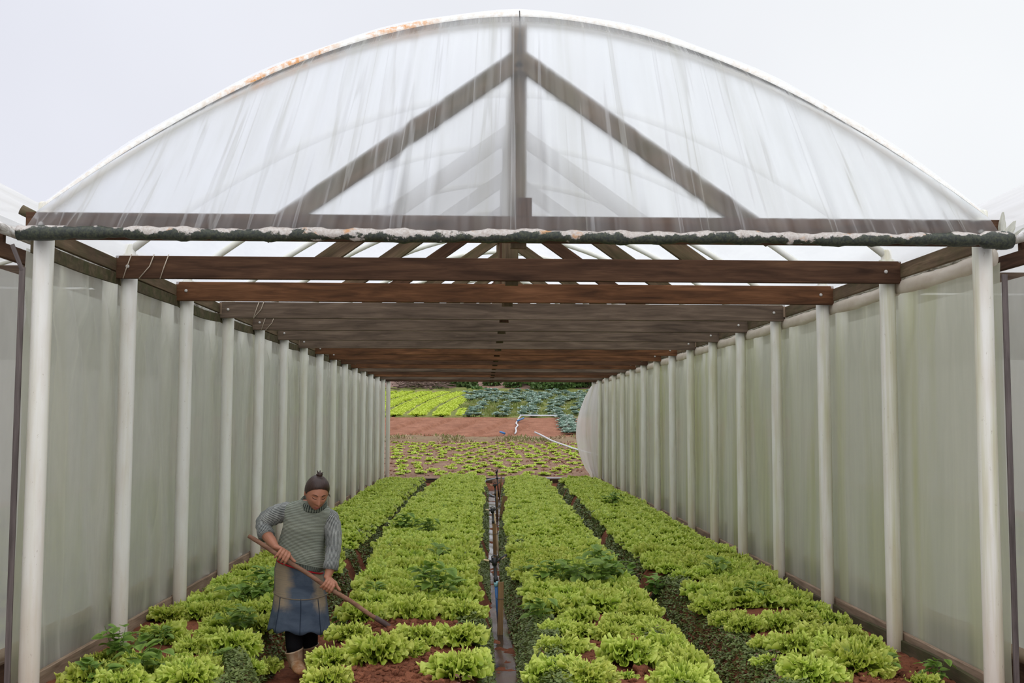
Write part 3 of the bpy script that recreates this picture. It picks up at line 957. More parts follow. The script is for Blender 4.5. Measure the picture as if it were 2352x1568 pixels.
# ------------------------------------------------------------------ plants
def lettuce_arrays(seed, nu, nv, rings, size=1.0, ruffle=1.0):
    """one curly head: leaves as grids that arch outward, with frilled margins; returns vertices, quads, uvs"""
    rg = np.random.default_rng(seed)
    V, F, UV = [], [], []
    base = 0
    ang = rg.uniform(0, 6.28)
    gf = grid_faces(nu, nv)
    t = (1 - (1 - np.linspace(0.0, 1, nu)) ** 1.6)[:, None]
    s = np.linspace(-1, 1, nv)[None, :]
    for (count, L, W, e0, e1) in rings:
        for q in range(count):
            ang += 2.39996 + rg.uniform(-0.25, 0.25)
            l, w = L * rg.uniform(0.82, 1.15), W * rg.uniform(0.85, 1.2)
            a0, a1 = e0 + rg.uniform(-0.15, 0.15), e1 + rg.uniform(-0.25, 0.2)
            el = a0 + (a1 - a0) * t ** 1.3                      # elevation along the midrib
            st = l * np.diff(t, axis=0, prepend=0.0)
            cx = np.cumsum(np.cos(el) * st, 0) + 0.012
            cz = np.cumsum(np.sin(el) * st, 0)
            nx, nz = -np.sin(el), np.cos(el)
            half = w * (0.18 + 0.82 * np.sin(np.clip(t, 0, 1) * 1.75) ** 0.9)
            edge = np.clip(np.maximum(t ** 4.0, np.abs(s) ** 3.2 * np.clip(t * 2.5, 0, 1)), 0, 1)
            bul = np.clip(np.maximum(t ** 1.3, np.abs(s) ** 1.3 * t ** 0.5), 0, 1)
            m = s * (1.0 + 0.35 * (1 - t))      # runs along the margin from one side over the tip to the other
            p = rg.uniform(0, 6.28, 8)
            hi = min(1.0, nv / 90.0)
            k1, k2, k3 = rg.uniform(5, 8), rg.uniform(13, 18) * (0.5 + 0.5 * hi), rg.uniform(36, 45) * hi
            n1 = np.sin(k1 * m + p[0] + 2.0 * t) * bul
            n2 = np.sin(k2 * m + p[1] + 1.0 * np.sin(3 * m + p[2])) * edge ** 0.7
            n3 = np.sin(k3 * m + p[3] + 0.9 * np.sin(4 * m + p[4])) * edge ** 1.2
            n4 = np.sin(24 * t + 7 * m + p[7]) * np.sin(15 * m + 9 * t + p[6]) * np.clip(t * 1.6, 0, 1)      # blistered blade
            sc_ = ruffle * (l / 0.15)
            off = sc_ * (0.017 * n1 + 0.013 * n2 + 0.0095 * n3 + (0.0065 * n4 if nu > 7 else 0)) + 0.20 * w * s ** 2 * (1 - 0.6 * t)
            fw = sc_ * (0.008 * np.sin(k2 * m + p[5]) * edge + 0.006 * np.cos(k3 * m + p[3]) * edge) - 0.22 * l * s ** 2 * t
            lat = half * s * (1 - 0.10 * s ** 2) + sc_ * (0.006 * np.cos(k2 * m + p[1]) * edge + 0.005 * np.cos(k3 * m + p[3]) * edge)
            out = cx + nx * off + np.cos(el) * fw
            up = cz + nz * off + np.sin(el) * fw
            ca, sa = math.cos(ang), math.sin(ang)
            V.append(np.stack([ca * out - sa * lat, sa * out + ca * lat, np.maximum(up, 0.004)], -1).reshape(-1, 3) * size)
            UV.append(np.stack([np.broadcast_to(s * 0.5 + 0.5, (nu, nv)), np.broadcast_to(np.clip(bul * 0.45 + edge * 0.35 + 0.16 * n3 + 0.12 * n2 + 0.08 * n1 + 0.10 * n4, 0, 1), (nu, nv))], -1).reshape(-1, 2))  # v: paler margin, plus the curls' light and shade painted into the colour
            F.append(gf + base)
            base += nu * nv
    return np.concatenate(V), np.concatenate(F), np.concatenate(UV)


HI = [(8, 0.175, 0.085, 0.55, -0.25), (8, 0.165, 0.080, 0.95, 0.0), (8, 0.145, 0.068, 1.25, 0.30), (7, 0.115, 0.055, 1.45, 0.65)]
LO = [(6, 0.180, 0.10, 0.60, -0.25), (6, 0.165, 0.09, 1.0, 0.05), (6, 0.130, 0.075, 1.35, 0.45)]


def hidden_mesh(name, v, f, uv, m):
    o = np_mesh(name, v, f, m, uv)
    me = o.data
    bpy.data.objects.remove(o)
    return me


MID = [(7, 0.178, 0.092, 0.55, -0.25), (6, 0.165, 0.085, 1.0, 0.02), (6, 0.140, 0.070, 1.3, 0.35), (3, 0.105, 0.055, 1.48, 0.7)]
MIDS = [hidden_mesh('lettuce_head', *lettuce_arrays(160 + i, 8, 47, MID, 1.0, 1.0 + 0.05 * (i % 4)), M['lettuce']) for i in range(8)]
HEADS = [hidden_mesh('lettuce_head', *lettuce_arrays(100 + i, 11, 79, HI, 1.0, [1.0, 1.15, 0.9, 1.1, 1.2, 1.0, 1.05, 0.95][i]), M['lettuce']) for i in range(8)]
SMALL_HEAD = hidden_mesh('small_lettuce_head', *lettuce_arrays(140, 9, 71, [(5, 0.15, 0.075, 0.6, 0.0), (5, 0.12, 0.06, 1.1, 0.3)], 1.0), M['lettuce'])

BED_WORD = ['left wall bed', 'hoed bed', 'bed right of sprinklers', 'right wall bed']
# the heads of the front rows as they stand: (x, y, height), size
FRONT = {
    0: [((-2.505,7.009,0.100), 1.0), ((-2.623,7.577,0.100), .7), ((-2.265,6.901,0.100), 1.0), ((-2.331,7.464,0.100), .85), ((-2.101,7.302,0.100), .8), ((-1.874,6.978,0.100), 1.25), ((-1.892,7.406,0.100), .8), ((-2.128,7.709,0.080), .55),
        ((-2.440,8.345,0.100), 1.1), ((-2.121,7.984,0.100), .8), ((-2.072,8.376,0.100), .85), ((-1.807,7.950,0.100), 1.2), ((-2.104,8.810,0.100), .9), ((-1.637,7.690,0.080), .7), ((-1.787,8.732,0.100), 1.0), ((-1.659,8.307,0.080), .7),
        ((-2.648,9.190,0.100), 1.0), ((-2.478,9.315,0.100), 1.0), ((-2.258,9.292,0.100), .9)],
    1: [((-0.940,6.626,0.150), .85), ((-0.991,7.218,0.150), .95), ((-0.701,7.241,0.150), 1.2), ((-0.499,7.414,0.130), .7), ((-0.448,7.751,0.150), 1.1), ((-0.177,7.810,0.150), 1.2), ((-0.144,6.882,0.150), 1.2),
        ((-0.971,8.023,0.150), 1.0), ((-0.160,8.888,0.150), 1.1), ((-0.576,8.713,0.150), 1.1), ((-0.955,8.715,0.150), 1.1), ((-1.131,8.655,0.120), .8), ((-0.774,8.832,0.150), .9), ((-0.393,8.991,0.150), .9)],
    2: [((0.469,7.013,0.130), 1.2), ((0.651,6.819,0.130), 1.15), ((0.565,7.660,0.130), 1.05), ((0.989,7.290,0.130), 1.3), ((0.914,6.861,0.090), .5), ((0.651,6.715,0.080), .6), ((0.954,8.031,0.120), .85), ((0.779,8.164,0.120), .9),
        ((1.233,6.698,0.130), 1.2), ((1.312,7.221,0.130), 1.15), ((1.314,7.743,0.130), 1.1), ((1.330,8.225,0.130), 1.0), ((1.232,8.279,0.120), .8), ((0.596,8.266,0.130), .95), ((1.035,9.269,0.130), 1.2), ((0.588,9.185,0.130), 1.1),
        ((1.303,9.096,0.130), 1.15), ((0.743,9.358,0.130), 1.0), ((1.319,8.583,0.130), .9), ((0.778,8.738,0.130), .9), ((1.106,8.547,0.130), .9)],
    3: [((2.108,6.933,0.100), 1.3), ((2.489,7.151,0.100), 1.35), ((2.231,7.701,0.100), 1.15), ((1.983,7.377,0.080), .75), ((2.504,7.896,0.100), 1.15), ((2.837,8.441,0.100), .85), ((2.821,7.971,0.100), .85), ((2.737,7.481,0.100), .85),
        ((2.095,8.555,0.100), .95), ((2.038,8.896,0.100), .9), ((1.985,9.463,0.100), .9), ((2.362,8.589,0.100), .95), ((2.603,8.776,0.100), .95), ((2.887,9.391,0.100), .95), ((2.882,7.045,0.050), .75), ((2.089,7.884,0.100), .8), ((2.899,8.990,0.100), .9),
        ((2.454,7.484,0.100), 1.0)],
}
FRONT_END = [9.35, 9.3, 9.55, 9.55]       # the regular planting starts behind these
SPECIAL = {
    (1, 6): 'largest curly lettuce, alone on bare red soil left of the middle furrow',
    (1, 0): 'curly lettuce nearest to the cream boots, at the front left of the hoed bed',
    (1, 1): 'curly lettuce right beside the cream boots',
    (1, 2): 'broad curly lettuce on the hoed soil below the hoe blade',
    (1, 3): 'small yellowish lettuce among the big heads on the hoed bed',
    (1, 4): 'curly lettuce just right of the hoe blade',
    (1, 7): 'curly lettuce between the leggings and the hoe blade',
    (2, 4): 'tiny young lettuce alone on bare soil among red clods',
    (2, 5): 'young lettuce between the pale clods at the very front',
    (2, 3): 'wide curly lettuce in front of the bare patch on the bed right of the sprinklers',
    (3, 14): 'small curly lettuce alone at the foot of the right film wall',
    (0, 7): 'small lettuce alone on bare soil in the left bed',
}

heads = []      # bed, x, y, z, scale
for b, lst in FRONT.items():
    for i, (p, s) in enumerate(lst):
        heads.append([b, p[0], p[1], gh(p[0], p[1]) - 0.005, s * 1.0, SPECIAL.get((b, i))])
Rl = random.Random(11)
rows = []
for b in range(4):
    y = FRONT_END[b]
    while y < 29.3:
        l, r, z = bed_edges(b, y)
        if b == 0: l = -2.64
        if b == 3: r = min(r + 0.04, 3.06)
        n = max(4, int(round((r - l - 0.26) / 0.26)) + 1)
        for c in range(n):
            x = l + 0.13 + (r - l - 0.26) * c / (n - 1) + Rl.uniform(-0.05, 0.05)
            yy = y + Rl.uniform(-0.07, 0.07)
            if Rl.random() < 0.03: continue
            if b == 3 and yy < 11.5 and c == 0 and Rl.random() < 0.6: continue
            rows.append([b, x, yy, gh(x, yy) + (0.0 if 0 < c < n - 1 else 0.01), Rl.uniform(0.86, 1.14), None])
        y += 0.265
rows.sort(key=lambda h: h[2])
single_n = 300 - len(heads)
near, rest = rows[:single_n], rows[single_n:]
heads += near
for b in range(4):
    mine = sorted([h for h in heads if h[0] == b], key=lambda h: h[2])
    row, done = 0, []
    while mine:
        y0_ = mine[0][2]
        grp = [h for h in mine if h[2] < y0_ + 0.24]
        mine = [h for h in mine if h[2] >= y0_ + 0.24]
        grp.sort(key=lambda h: h[1])
        for c, h in enumerate(grp):
            if h[5] is None:
                h[5] = 'curly lettuce on %s, %s row back, %s from its left' % (BED_WORD[b], ORD[min(row, 28)], ORD[c])
        row += 1
for i, (b, x, y, z, s, lab) in enumerate(heads):
    me = SMALL_HEAD if s < 0.56 else (HEADS if y < 9.2 else MIDS)[Rl.randrange(8)]
    o = bpy.data.objects.new('curly_lettuce', me)
    COL.objects.link(o)
    o.location = (x, y, z)
    o.rotation_euler = (Rl.uniform(-.12, .12), Rl.uniform(-.12, .12), Rl.uniform(0, 6.28))
    o.scale = (s, s, s * Rl.uniform(0.88, 1.12))
    tag(o, lab, 'lettuce', 'curly lettuces on the near beds')


def scatter(name, items, variants, m, label, cat, far=None):
    """many copies joined into one mesh; items are (x, y, z, scale, turn)"""
    V, F, UV, base = [], [], [], 0
    for n, (x, y, z, s, a) in enumerate(items):
        half = len(variants) // 2
        v, f, uv = variants[n % len(variants)] if far is None else variants[n % half + (half if y > far else 0)]
        c, q = math.cos(a), math.sin(a)
        w = np.empty_like(v)
        w[:, 0] = (v[:, 0] * c - v[:, 1] * q) * s + x
        w[:, 1] = (v[:, 0] * q + v[:, 1] * c) * s + y
        w[:, 2] = v[:, 2] * s + z
        V.append(w); F.append(f + base); UV.append(uv); base += len(v)
    o = np_mesh(name, np.concatenate(V), np.concatenate(F), m, np.concatenate(UV))
    return tag(o, label, cat, kind='stuff')


LOV = [lettuce_arrays(200 + i, 6, 23, LO, 1.0, 1.0) for i in range(5)] + [lettuce_arrays(210 + i, 5, 15, LO, 1.0, 1.0) for i in range(5)]
mid = [(h[1], h[2], h[3], h[4], Rl.uniform(0, 6.28)) for h in rest]
scatter('lettuce_carpet', mid, LOV, M['lettuce'], 'dense carpet of curly lettuce covering the beds from the middle to the far end', 'lettuces', 18.5)
LOW2 = [lettuce_arrays(230 + i, 3, 9, LO, 1.1, 1.0) for i in range(3)]
for word, xa, xb in (('left', -8.6, -3.6), ('right', 4.1, 9.1)):
    its = []
    for y in np.arange(6.8, 30, 0.42):
        for x in np.arange(xa, xb, 0.40):
            if int((x - xa) / 0.4) % 4 == 3: continue
            its.append((x + Rl.uniform(-.05, .05), y + Rl.uniform(-.05, .05), -0.06, Rl.uniform(1.0, 1.3), Rl.uniform(0, 6.28)))
    scatter('lettuce_carpet', its, LOW2, M['lettuce'], 'blurred lettuce crop in the %s neighbouring tunnel behind the film' % word, 'lettuces')


# broad-leaved weeds standing above the lettuce
def ovate(L, W, fold, nu=6, nv=5):
    t = np.linspace(0, 1, nu)[:, None]; s = np.linspace(-1, 1, nv)[None, :]
    w = W * np.sin(np.pi * np.clip(t, 0.02, 0.99) ** 0.75) ** 0.8
    x = L * t + 0 * s
    y = w * s
    z = fold * np.abs(s) * w - 0.25 * L * t ** 2
    return np.stack([x + 0 * y, y, z + 0 * x], -1), np.stack([np.broadcast_to(s * .5 + .5, (nu, nv)), np.broadcast_to(0.3 + 0.6 * np.abs(s) + 0 * t, (nu, nv))], -1)


def broadleaf(seed, stems, height, spread, leafL):
    rg = random.Random(seed)
    mb_s, mb_l = MB(), MB()
    for q in range(stems):
        a = rg.uniform(0, 6.28)
        r = spread * math.sqrt(rg.random())
        bx, by = r * 0.4 * math.cos(a), r * 0.4 * math.sin(a)
        top = Vector((r * math.cos(a), r * math.sin(a), height * rg.uniform(0.6, 1.0)))
        mb_s.tube([(bx, by, -0.02), (bx * .7 + top.x * .3, by * .7 + top.y * .3, top.z * 0.5), tuple(top)], [0.004, 0.003, 0.002], 5)
        nl = rg.randint(4, 6)
        for k in range(nl):
            f = 0.45 + 0.55 * k / (nl - 1)
            p = Vector((bx, by, 0)).lerp(top, f)
            a2 = rg.uniform(0, 6.28)
            g, uv = ovate(leafL * rg.uniform(0.7, 1.15), leafL * 0.40 * rg.uniform(0.85, 1.15), 0.25)
            Mx = Matrix.Translation(p) @ Matrix.Rotation(a2, 4, 'Z') @ Matrix.Translation((0.025, 0, 0)) @ Matrix.Rotation(rg.uniform(-0.65, 0.35), 4, 'Y') @ Matrix.Rotation(rg.uniform(-.3, .3), 4, 'X')
            A = np.array(Mx)
            mb_l.quad_grid(g @ A[:3, :3].T + A[:3, 3], uv)
    return mb_s, mb_l


WEEDS = []
for i, (st, hgt, spd, lf) in enumerate([(5, 0.24, 0.13, 0.105), (7, 0.28, 0.16, 0.115), (4, 0.16, 0.10, 0.09), (11, 0.27, 0.24, 0.11)]):
    a, b = broadleaf(50 + i, st, hgt, spd, lf)
    sa, sb = a.build('stem', M['broadleaf']), b.build('leaves', M['broadleaf'])
    WEEDS.append((sa.data, sb.data))
    bpy.data.objects.remove(sa); bpy.data.objects.remove(sb)
WPOS = [  # where, kind, size, label
    ((0.968,10.399,0.100), 3, 1.15, 'tall patch of broadleaf weed across the middle of the bed right of the sprinklers'),
    ((1.292,10.817,0.100), 1, 1.1, 'broadleaf weed at the right end of the weed patch, beside the right furrow'),
    ((0.679,10.481,0.100), 1, 1.0, 'broadleaf weed at the left end of the weed patch, near the middle furrow'),
    ((1.246,11.839,0.100), 0, 1.1, 'broadleaf weed standing behind the big weed patch'),
    ((1.795,11.371,-0.050), 1, 1.0, 'broadleaf weed growing in the right furrow'),
    ((0.459,8.706,0.050), 0, 1.0, 'broadleaf weed at the left edge of the bed, beside bare water'),
    ((0.411,11.231,-0.050), 2, 1.0, 'small broadleaf weed leaning over the middle furrow'),
    ((-2.089,9.736,0.100), 3, .95, 'broadleaf weed patch beside the denim skirt on the left bed'),
    ((-1.969,10.024,0.100), 1, 1.0, 'broadleaf weed touching the denim skirt'),
    ((-1.922,8.550,0.100), 1, .85, 'bluish broadleaf weed in the left bed, below the larger weed patch'),
    ((-2.164,10.827,0.100), 0, 1.0, 'tall round-leaved weed on the left bed below the hoe handle'),
    ((-2.204,7.141,0.030), 0, 1.0, 'broadleaf weed at the bottom edge among the left front lettuces'),
    ((-2.469,7.005,0.030), 2, 1.1, 'broadleaf weed in the bottom left corner'),
    ((-2.546,7.653,0.030), 1, .9, 'broadleaf weed in front of the second left post'),
    ((-2.390,8.163,0.020), 2, .9, 'small weed on bare soil at the edge of the left front lettuces'),
    ((-1.819,7.583,0.020), 2, .7, 'small pale weed on the bare red soil of the left bed'),
    ((-0.384,9.469,0.150), 1, 1.05, 'large-leaved weed on the hoed bed near the middle furrow'),
    ((-0.507,10.157,0.150), 0, 1.1, 'tall weed behind the large-leaved weed on the hoed bed'),
    ((-0.276,9.950,0.150), 2, 1.0, 'low weed beside the pale stone on the hoed bed'),
    ((-1.228,9.620,0.050), 0, 1.0, 'weed below the hoe handle at the left edge of the hoed bed'),
    ((-0.957,9.658,0.150), 2, 1.0, 'low weed beside the hoe handle'),
    ((-1.096,15.298,0.120), 1, 1.0, 'weed at the left edge of the hoed bed behind the left hand'),
    ((-0.741,14.731,0.120), 0, 1.0, 'weed in the lettuce of the middle left bed, halfway back'),
    ((-0.479,11.974,0.120), 0, .9, 'weed standing in the lettuce left of the nearest sprinkler'),
    ((-0.248,7.050,0.060), 2, .45, 'tiny weed on the hoed soil at the front'),
    ((-0.745,7.238,0.060), 2, .5, 'tiny weed below the broad lettuce on the hoed soil'),
    ((2.430,11.099,0.080), 0, 1.0, 'round-leaved weed on the bed along the right wall'),
    ((2.455,9.693,0.080), 2, 1.2, 'flat round-leaved weed between lettuces of the right bed'),
    ((2.469,20.293,0.080), 1, 1.0, 'weed far back on the bed along the right wall'),
    ((2.678,7.118,-0.020), 2, .9, 'weed at the bottom right beside the last lettuce'),
    ((3.029,7.191,-0.030), 0, .7, 'weed against the right base planks'),
    ((-2.904,8.692,-0.000), 2, .7, 'dark weed against the left film wall beside the second post'),
]
for p, kd, s, lab in WPOS:
    x, y = p[0], p[1]
    e = empty('broadleaf_weed', (x, y, gh(x, y)), lab, 'weed', 'broadleaf weeds among the lettuce')
    a = Rl.uniform(0, 6.28)
    for nm, me in zip(('stem', 'leaves'), WEEDS[kd]):
        o = bpy.data.objects.new(nm, me); COL.objects.link(o)
        o.parent = e
        o.rotation_euler = (0, 0, a); o.scale = (s, s, s)


# creeping weeds on the bed sides
def creeping(name, m, seed, label, red):
    rg = np.random.default_rng(seed)
    P_, S_ = [], []
    for i in range(4):
        for side in (0, 1):
            if i == 0 and side == 0 or i == 3 and side == 1: continue
            for (ya, yb, dens) in ((6.3, 12, 6500), (12, 18, 4200), (18, 29.5, 1700)):
                n = int((yb - ya) * 0.40 * dens * (0.12 if red else 1.0))
                y = rg.uniform(ya, yb, n)
                l, r, z = bed_edges(i, y)
                off = rg.uniform(-0.06, 0.24, n)
                x = (l - off + 0.08) if side == 0 else (r + off - 0.08)
                den = fbm(x * 2.2, y * 1.1, 40 + i, 2) + (0.14 if (i, side) in ((2, 0), (0, 1), (3, 0)) else 0.08)
                if red: keep = (fbm(x * 3, y * 2, 77, 2) > 0.13) & (den > -0.05)
                else: keep = (den > -0.11) & ~((i == 1) & (side == 1) & (y < 7.9) & (off < 0.1))
                if i in (1,) and side == 0: keep &= (y > 8.9)
                x, y = x[keep], y[keep]
                P_.append(np.c_[x, y, ground_h(x, y) + rg.uniform(0.0, 0.06, len(x)) * (0.4 + den[keep] * 4).clip(0.3, 1.6)])
                S_.append(np.full(len(x), {6.3: 0.0155, 12: 0.022, 18: 0.032}[ya]) * rg.uniform(0.6, 1.3, len(x)))
    if not red:      # loose weeds along the wall feet and over the bare front soil
        n = 2600
        y = rg.uniform(6.6, 16, n); x = np.where(rg.random(n) < 0.5, rg.uniform(-2.72, -2.5, n), rg.uniform(2.72, 3.1, n))
        k = fbm(x * 3, y * 2, 5, 2) > 0.06
        x, y = x[k], y[k]
        P_.append(np.c_[x, y, ground_h(x, y) + rg.uniform(0, 0.06, len(x))]); S_.append(rg.uniform(0.012, 0.024, len(x)))
    Pn, Sn = np.concatenate(P_), np.concatenate(S_)
    n = len(Pn)
    a = rg.uniform(0, 6.28, n)
    d = np.c_[np.cos(a), np.sin(a), rg.uniform(-0.3, 0.7, n)]
    q = np.c_[-np.sin(a), np.cos(a), rg.uniform(-0.4, 0.4, n)]
    V = np.stack([Pn - d * Sn[:, None], Pn + q * Sn[:, None] * 0.65, Pn + d * Sn[:, None], Pn - q * Sn[:, None] * 0.65], 1).reshape(-1, 3)
    F = np.arange(4 * n).reshape(-1, 4)
    tag(np_mesh(name, V, F, m, None, False), label, 'weeds', kind='stuff')


creeping('creeping_weeds', M['cover'], 1, 'carpet of tiny dark green weeds creeping over the bed sides', False)
creeping('creeping_weeds', M['cover_red'], 2, 'reddish tiny weeds mixed into the bed sides', True)

# clods of soil
rg = np.random.default_rng(5)
bm = bmesh.new(); bmesh.ops.create_icosphere(bm, subdivisions=2, radius=1.0)
bm.verts.ensure_lookup_table()
ico_v = np.array([v.co[:] for v in bm.verts]); ico_f = np.array([[v.index for v in f.verts] for f in bm.faces]); bm.free()


def clod_var(seed):
    r = np.random.default_rng(seed)
    n = 1 + 0.35 * np.sin(ico_v @ r.uniform(-3, 3, 3) + r.uniform(0, 6)) + 0.25 * np.sin(ico_v @ r.uniform(-6, 6, 3)) + r.uniform(-.1, .1, len(ico_v))
    return (ico_v * n[:, None] * np.array([1, 1, 0.7]), ico_f, np.zeros((len(ico_v), 2)))


CL = [clod_var(i) for i in range(6)]
its = []
zones = [(-1.0, -0.08, 6.3, 8.6, 1500), (0.45, 1.3, 6.3, 8.6, 700), (-1.9, -1.45, 6.4, 8.0, 120), (1.85, 2.9, 6.3, 7.4, 500), (-0.95, -0.3, 7.6, 8.6, 500), (-1.35, -1.05, 6.4, 9, 90), (1.5, 1.85, 7, 11, 60), (2.75, 3.05, 6.6, 10, 60), (-2.6, -2.0, 6.5, 8.5, 60)]
for x0, x1, y0, y1, n in zones:
    for _ in range(n):
        x, y = rg.uniform(x0, x1), rg.uniform(y0, y1)
        s = 0.008 + 0.022 * rg.random() ** 3
        its.append((x, y, float(ground_h(np.array([x]), np.array([y]))[0]) + s * 0.15, s, rg.uniform(0, 6.28)))
scatter('soil_clods', its, CL, M['clod'], 'loose red soil clods on the hoed front of the beds', 'soil')
for p, s, lab in [((0.556,6.799,0.060), .050, 'pale clod left of the young lettuce at the very front'), ((0.782,6.864,0.060), .062, 'large pale clod at the bottom centre beside the tiny lettuce'), ((1.008,7.035,0.060), .045, 'red clod behind the tiny lettuce'),
                  ((2.325,7.013,0.020), .055, 'red clod at the front of the right bed below the lettuces'), ((2.799,7.092,0.000), .050, 'red clod left of the small lettuce near the right wall'), ((-0.316,9.699,0.120), .050, 'pale stone among the lettuces near the middle furrow'),
                  ((1.238,7.389,0.050), .04, 'dark red clod between the lettuces right of the bare patch')]:
    o = np_mesh('soil_clod' if 'stone' not in lab else 'stone', CL[R.randrange(6)][0] * s, ico_f, M['clod_pale'] if 'pale' in lab else M['clod'])
    o.location = (p[0], p[1], gh(p[0], p[1]) + s * 0.45)
    tag(o, lab, 'soil clod' if 'stone' not in lab else 'stone')


# ------------------------------------------------------------------ the fields beyond the open end
def Tz(x, y): return float(T(np.array([x]), np.array([y]))[0])


SEED = [hidden_mesh('seedling', *lettuce_arrays(300 + i, 4, 11, [(5, 0.16, 0.10, 0.65, 0.0), (4, 0.13, 0.08, 1.1, 0.3)], 1.0), M['seedling']) for i in range(4)]
rw = 0
y = 32.5
while y < 45.2 and rw < 24:
    half = 3.0 + (y - 32.5) * 0.10
    n = int(2 * half / 0.53)
    xs = [0.25 - half + (c + 0.5 + 0.35 * (rw % 2)) * 0.53 + R.uniform(-.12, .12) for c in range(n)]
    c2 = 0
    for x in xs:
        if R.random() < 0.10: continue
        yy = y + R.uniform(-.16, .16)
        o = bpy.data.objects.new('lettuce_seedling', SEED[R.randrange(4)]); COL.objects.link(o)
        s = R.uniform(0.6, 1.15) * (1.0 if y < 40 else 0.9)
        o.location = (x, yy, Tz(x, yy) + 0.0); o.scale = (s, s, s); o.rotation_euler = (0, 0, R.uniform(0, 6.28))
        tag(o, 'young lettuce in the open field beyond the tunnel, %s row back, %s from the left' % (ORD[rw], ORD[c2]), 'young lettuce', 'young lettuces in the field beyond the tunnel')
        c2 += 1
    rw += 1
    y += 0.57

CABB = [hidden_mesh('cabbage_plant', *lettuce_arrays(330 + i, 4, 11, [(7, 0.30, 0.15, 0.6, 0.1), (6, 0.24, 0.14, 1.0, 0.5), (5, 0.17, 0.11, 1.2, 1.7)], 1.0, 0.3), M['cabbage']) for i in range(4)]
rw = 0
y = 57.2
while y < 76:
    f = (y - 57) / 19
    xs = []
    x = -1.0 + R.uniform(-.2, .2)
    while x < 7.4:
        band = (x + 1.1 - 0.10 * (y - 57)) % 1.45
        if band < 0.85 or f > 0.6: xs.append(x)
        x += 0.48 if f < 0.5 else 0.55
    c2 = 0
    for x in xs:
        if R.random() < 0.30: continue
        xx, yy = x + R.uniform(-.12, .12), y + R.uniform(-.3, .3)
        o = bpy.data.objects.new('cabbage', CABB[R.randrange(4)]); COL.objects.link(o)
        s = R.uniform(0.85, 1.35)
        o.location = (xx, yy, Tz(xx, yy) + 0.05); o.scale = (s, s, s); o.rotation_euler = (0, 0, R.uniform(0, 6.28))
        tag(o, 'blue-green cabbage in the upper field, %s row back, %s from the left' % (ORD[rw], ORD[c2]), 'cabbage', 'cabbages in the upper field')
        c2 += 1
    rw += 1
    y += 0.78
k = 0
y = 49.0
while y < 57:
    for c in range(2):
        x = 3.75 + c * 0.45 + (y - 49) * 0.05 + R.uniform(-.1, .1)
        o = bpy.data.objects.new('cabbage', CABB[R.randrange(4)]); COL.objects.link(o)
        s = R.uniform(0.85, 1.2)
        o.location = (x, y, Tz(x, y) + 0.05); o.scale = (s, s, s); o.rotation_euler = (0, 0, R.uniform(0, 6.28))
        tag(o, 'blue-green cabbage in the strip right of the tilled plot, %s pair back, %s one' % (ORD[k], ('left', 'right')[c]), 'cabbage', 'cabbages beside the tilled plot')
    k += 1
    y += 0.62
its = []
for y in np.arange(57.0, 75.5, 0.30):
    bend = 0.012 * max(0, y - 57) ** 1.75
    for j in range(-9, 4):
        for c in (-0.28, 0.0, 0.28):
            x = j * 1.25 + bend - 0.4 + 0.62 + c
            if -11 < x < -1.15 - 0 * y: its.append((x + R.uniform(-.04, .04), y + R.uniform(-.05, .05), Tz(x, y) + 0.05, R.uniform(0.9, 1.2), R.uniform(0, 6.28)))
scatter('lettuce_rows', its, LOW2, M['far_lettuce'], 'bright yellow-green lettuce rows curving up the slope beyond the tilled plot', 'lettuces')

# grass and straw along the path and between the cabbages
rg = np.random.default_rng(8)


def tufts(name, m, n, xr_, yr_, h, label, thr):
    x = rg.uniform(*xr_, n); y = rg.uniform(*yr_, n)
    k = fbm(x * 0.8, y * 0.8, 61, 3) > thr
    x, y = x[k], y[k]; n = len(x)
    z = T(x, y)
    a = rg.uniform(0, 6.28, n); hh = h * rg.uniform(0.4, 1.2, n); w = 0.02 + 0.03 * rg.random(n)
    b = np.c_[x, y, z]
    sx = np.c_[np.cos(a) * w, np.sin(a) * w, 0 * a]
    tip = b + np.c_[rg.uniform(-.1, .1, n), rg.uniform(-.1, .1, n), hh]
    V = np.stack([b - sx, b + sx, tip], 1).reshape(-1, 3)
    tag(np_mesh(name, V, np.arange(3 * n).reshape(-1, 3), m, None, False), label, 'grass', kind='stuff')


M['grass'] = leafmat('field grass blade', (0.10, 0.14, 0.03), (0.17, 0.21, 0.05), (0.24, 0.25, 0.08), 0.25, use_uv=False, hue=0.3)
tufts('grass', M['grass'], 9000, (-1.5, 8), (56.8, 76), 0.22, 'weedy grass growing between the cabbages', -0.05)
tufts('grass', M['grass'], 1600, (-5, 6), (45.6, 48.6), 0.16, 'green grass tufts along the path below the tilled plot', 0.06)
tufts('straw', M['dry'], 3500, (-5, 6), (45.3, 48.4), 0.10, 'dry straw lying along the path below the tilled plot', -0.02)
# crumbs of straw and stones in the seedling field
its = [(rg.uniform(-4, 4.5), rg.uniform(32, 45.5), 0, rg.uniform(0.012, 0.035), rg.uniform(0, 6)) for _ in range(1500)]
its = [(a, b, Tz(a, b) + 0.01, s, q) for a, b, _, s, q in its]
scatter('field_crumbs', its, CL, M['clod_pale'], 'small pale clods and crumbs scattered over the seedling field', 'soil')


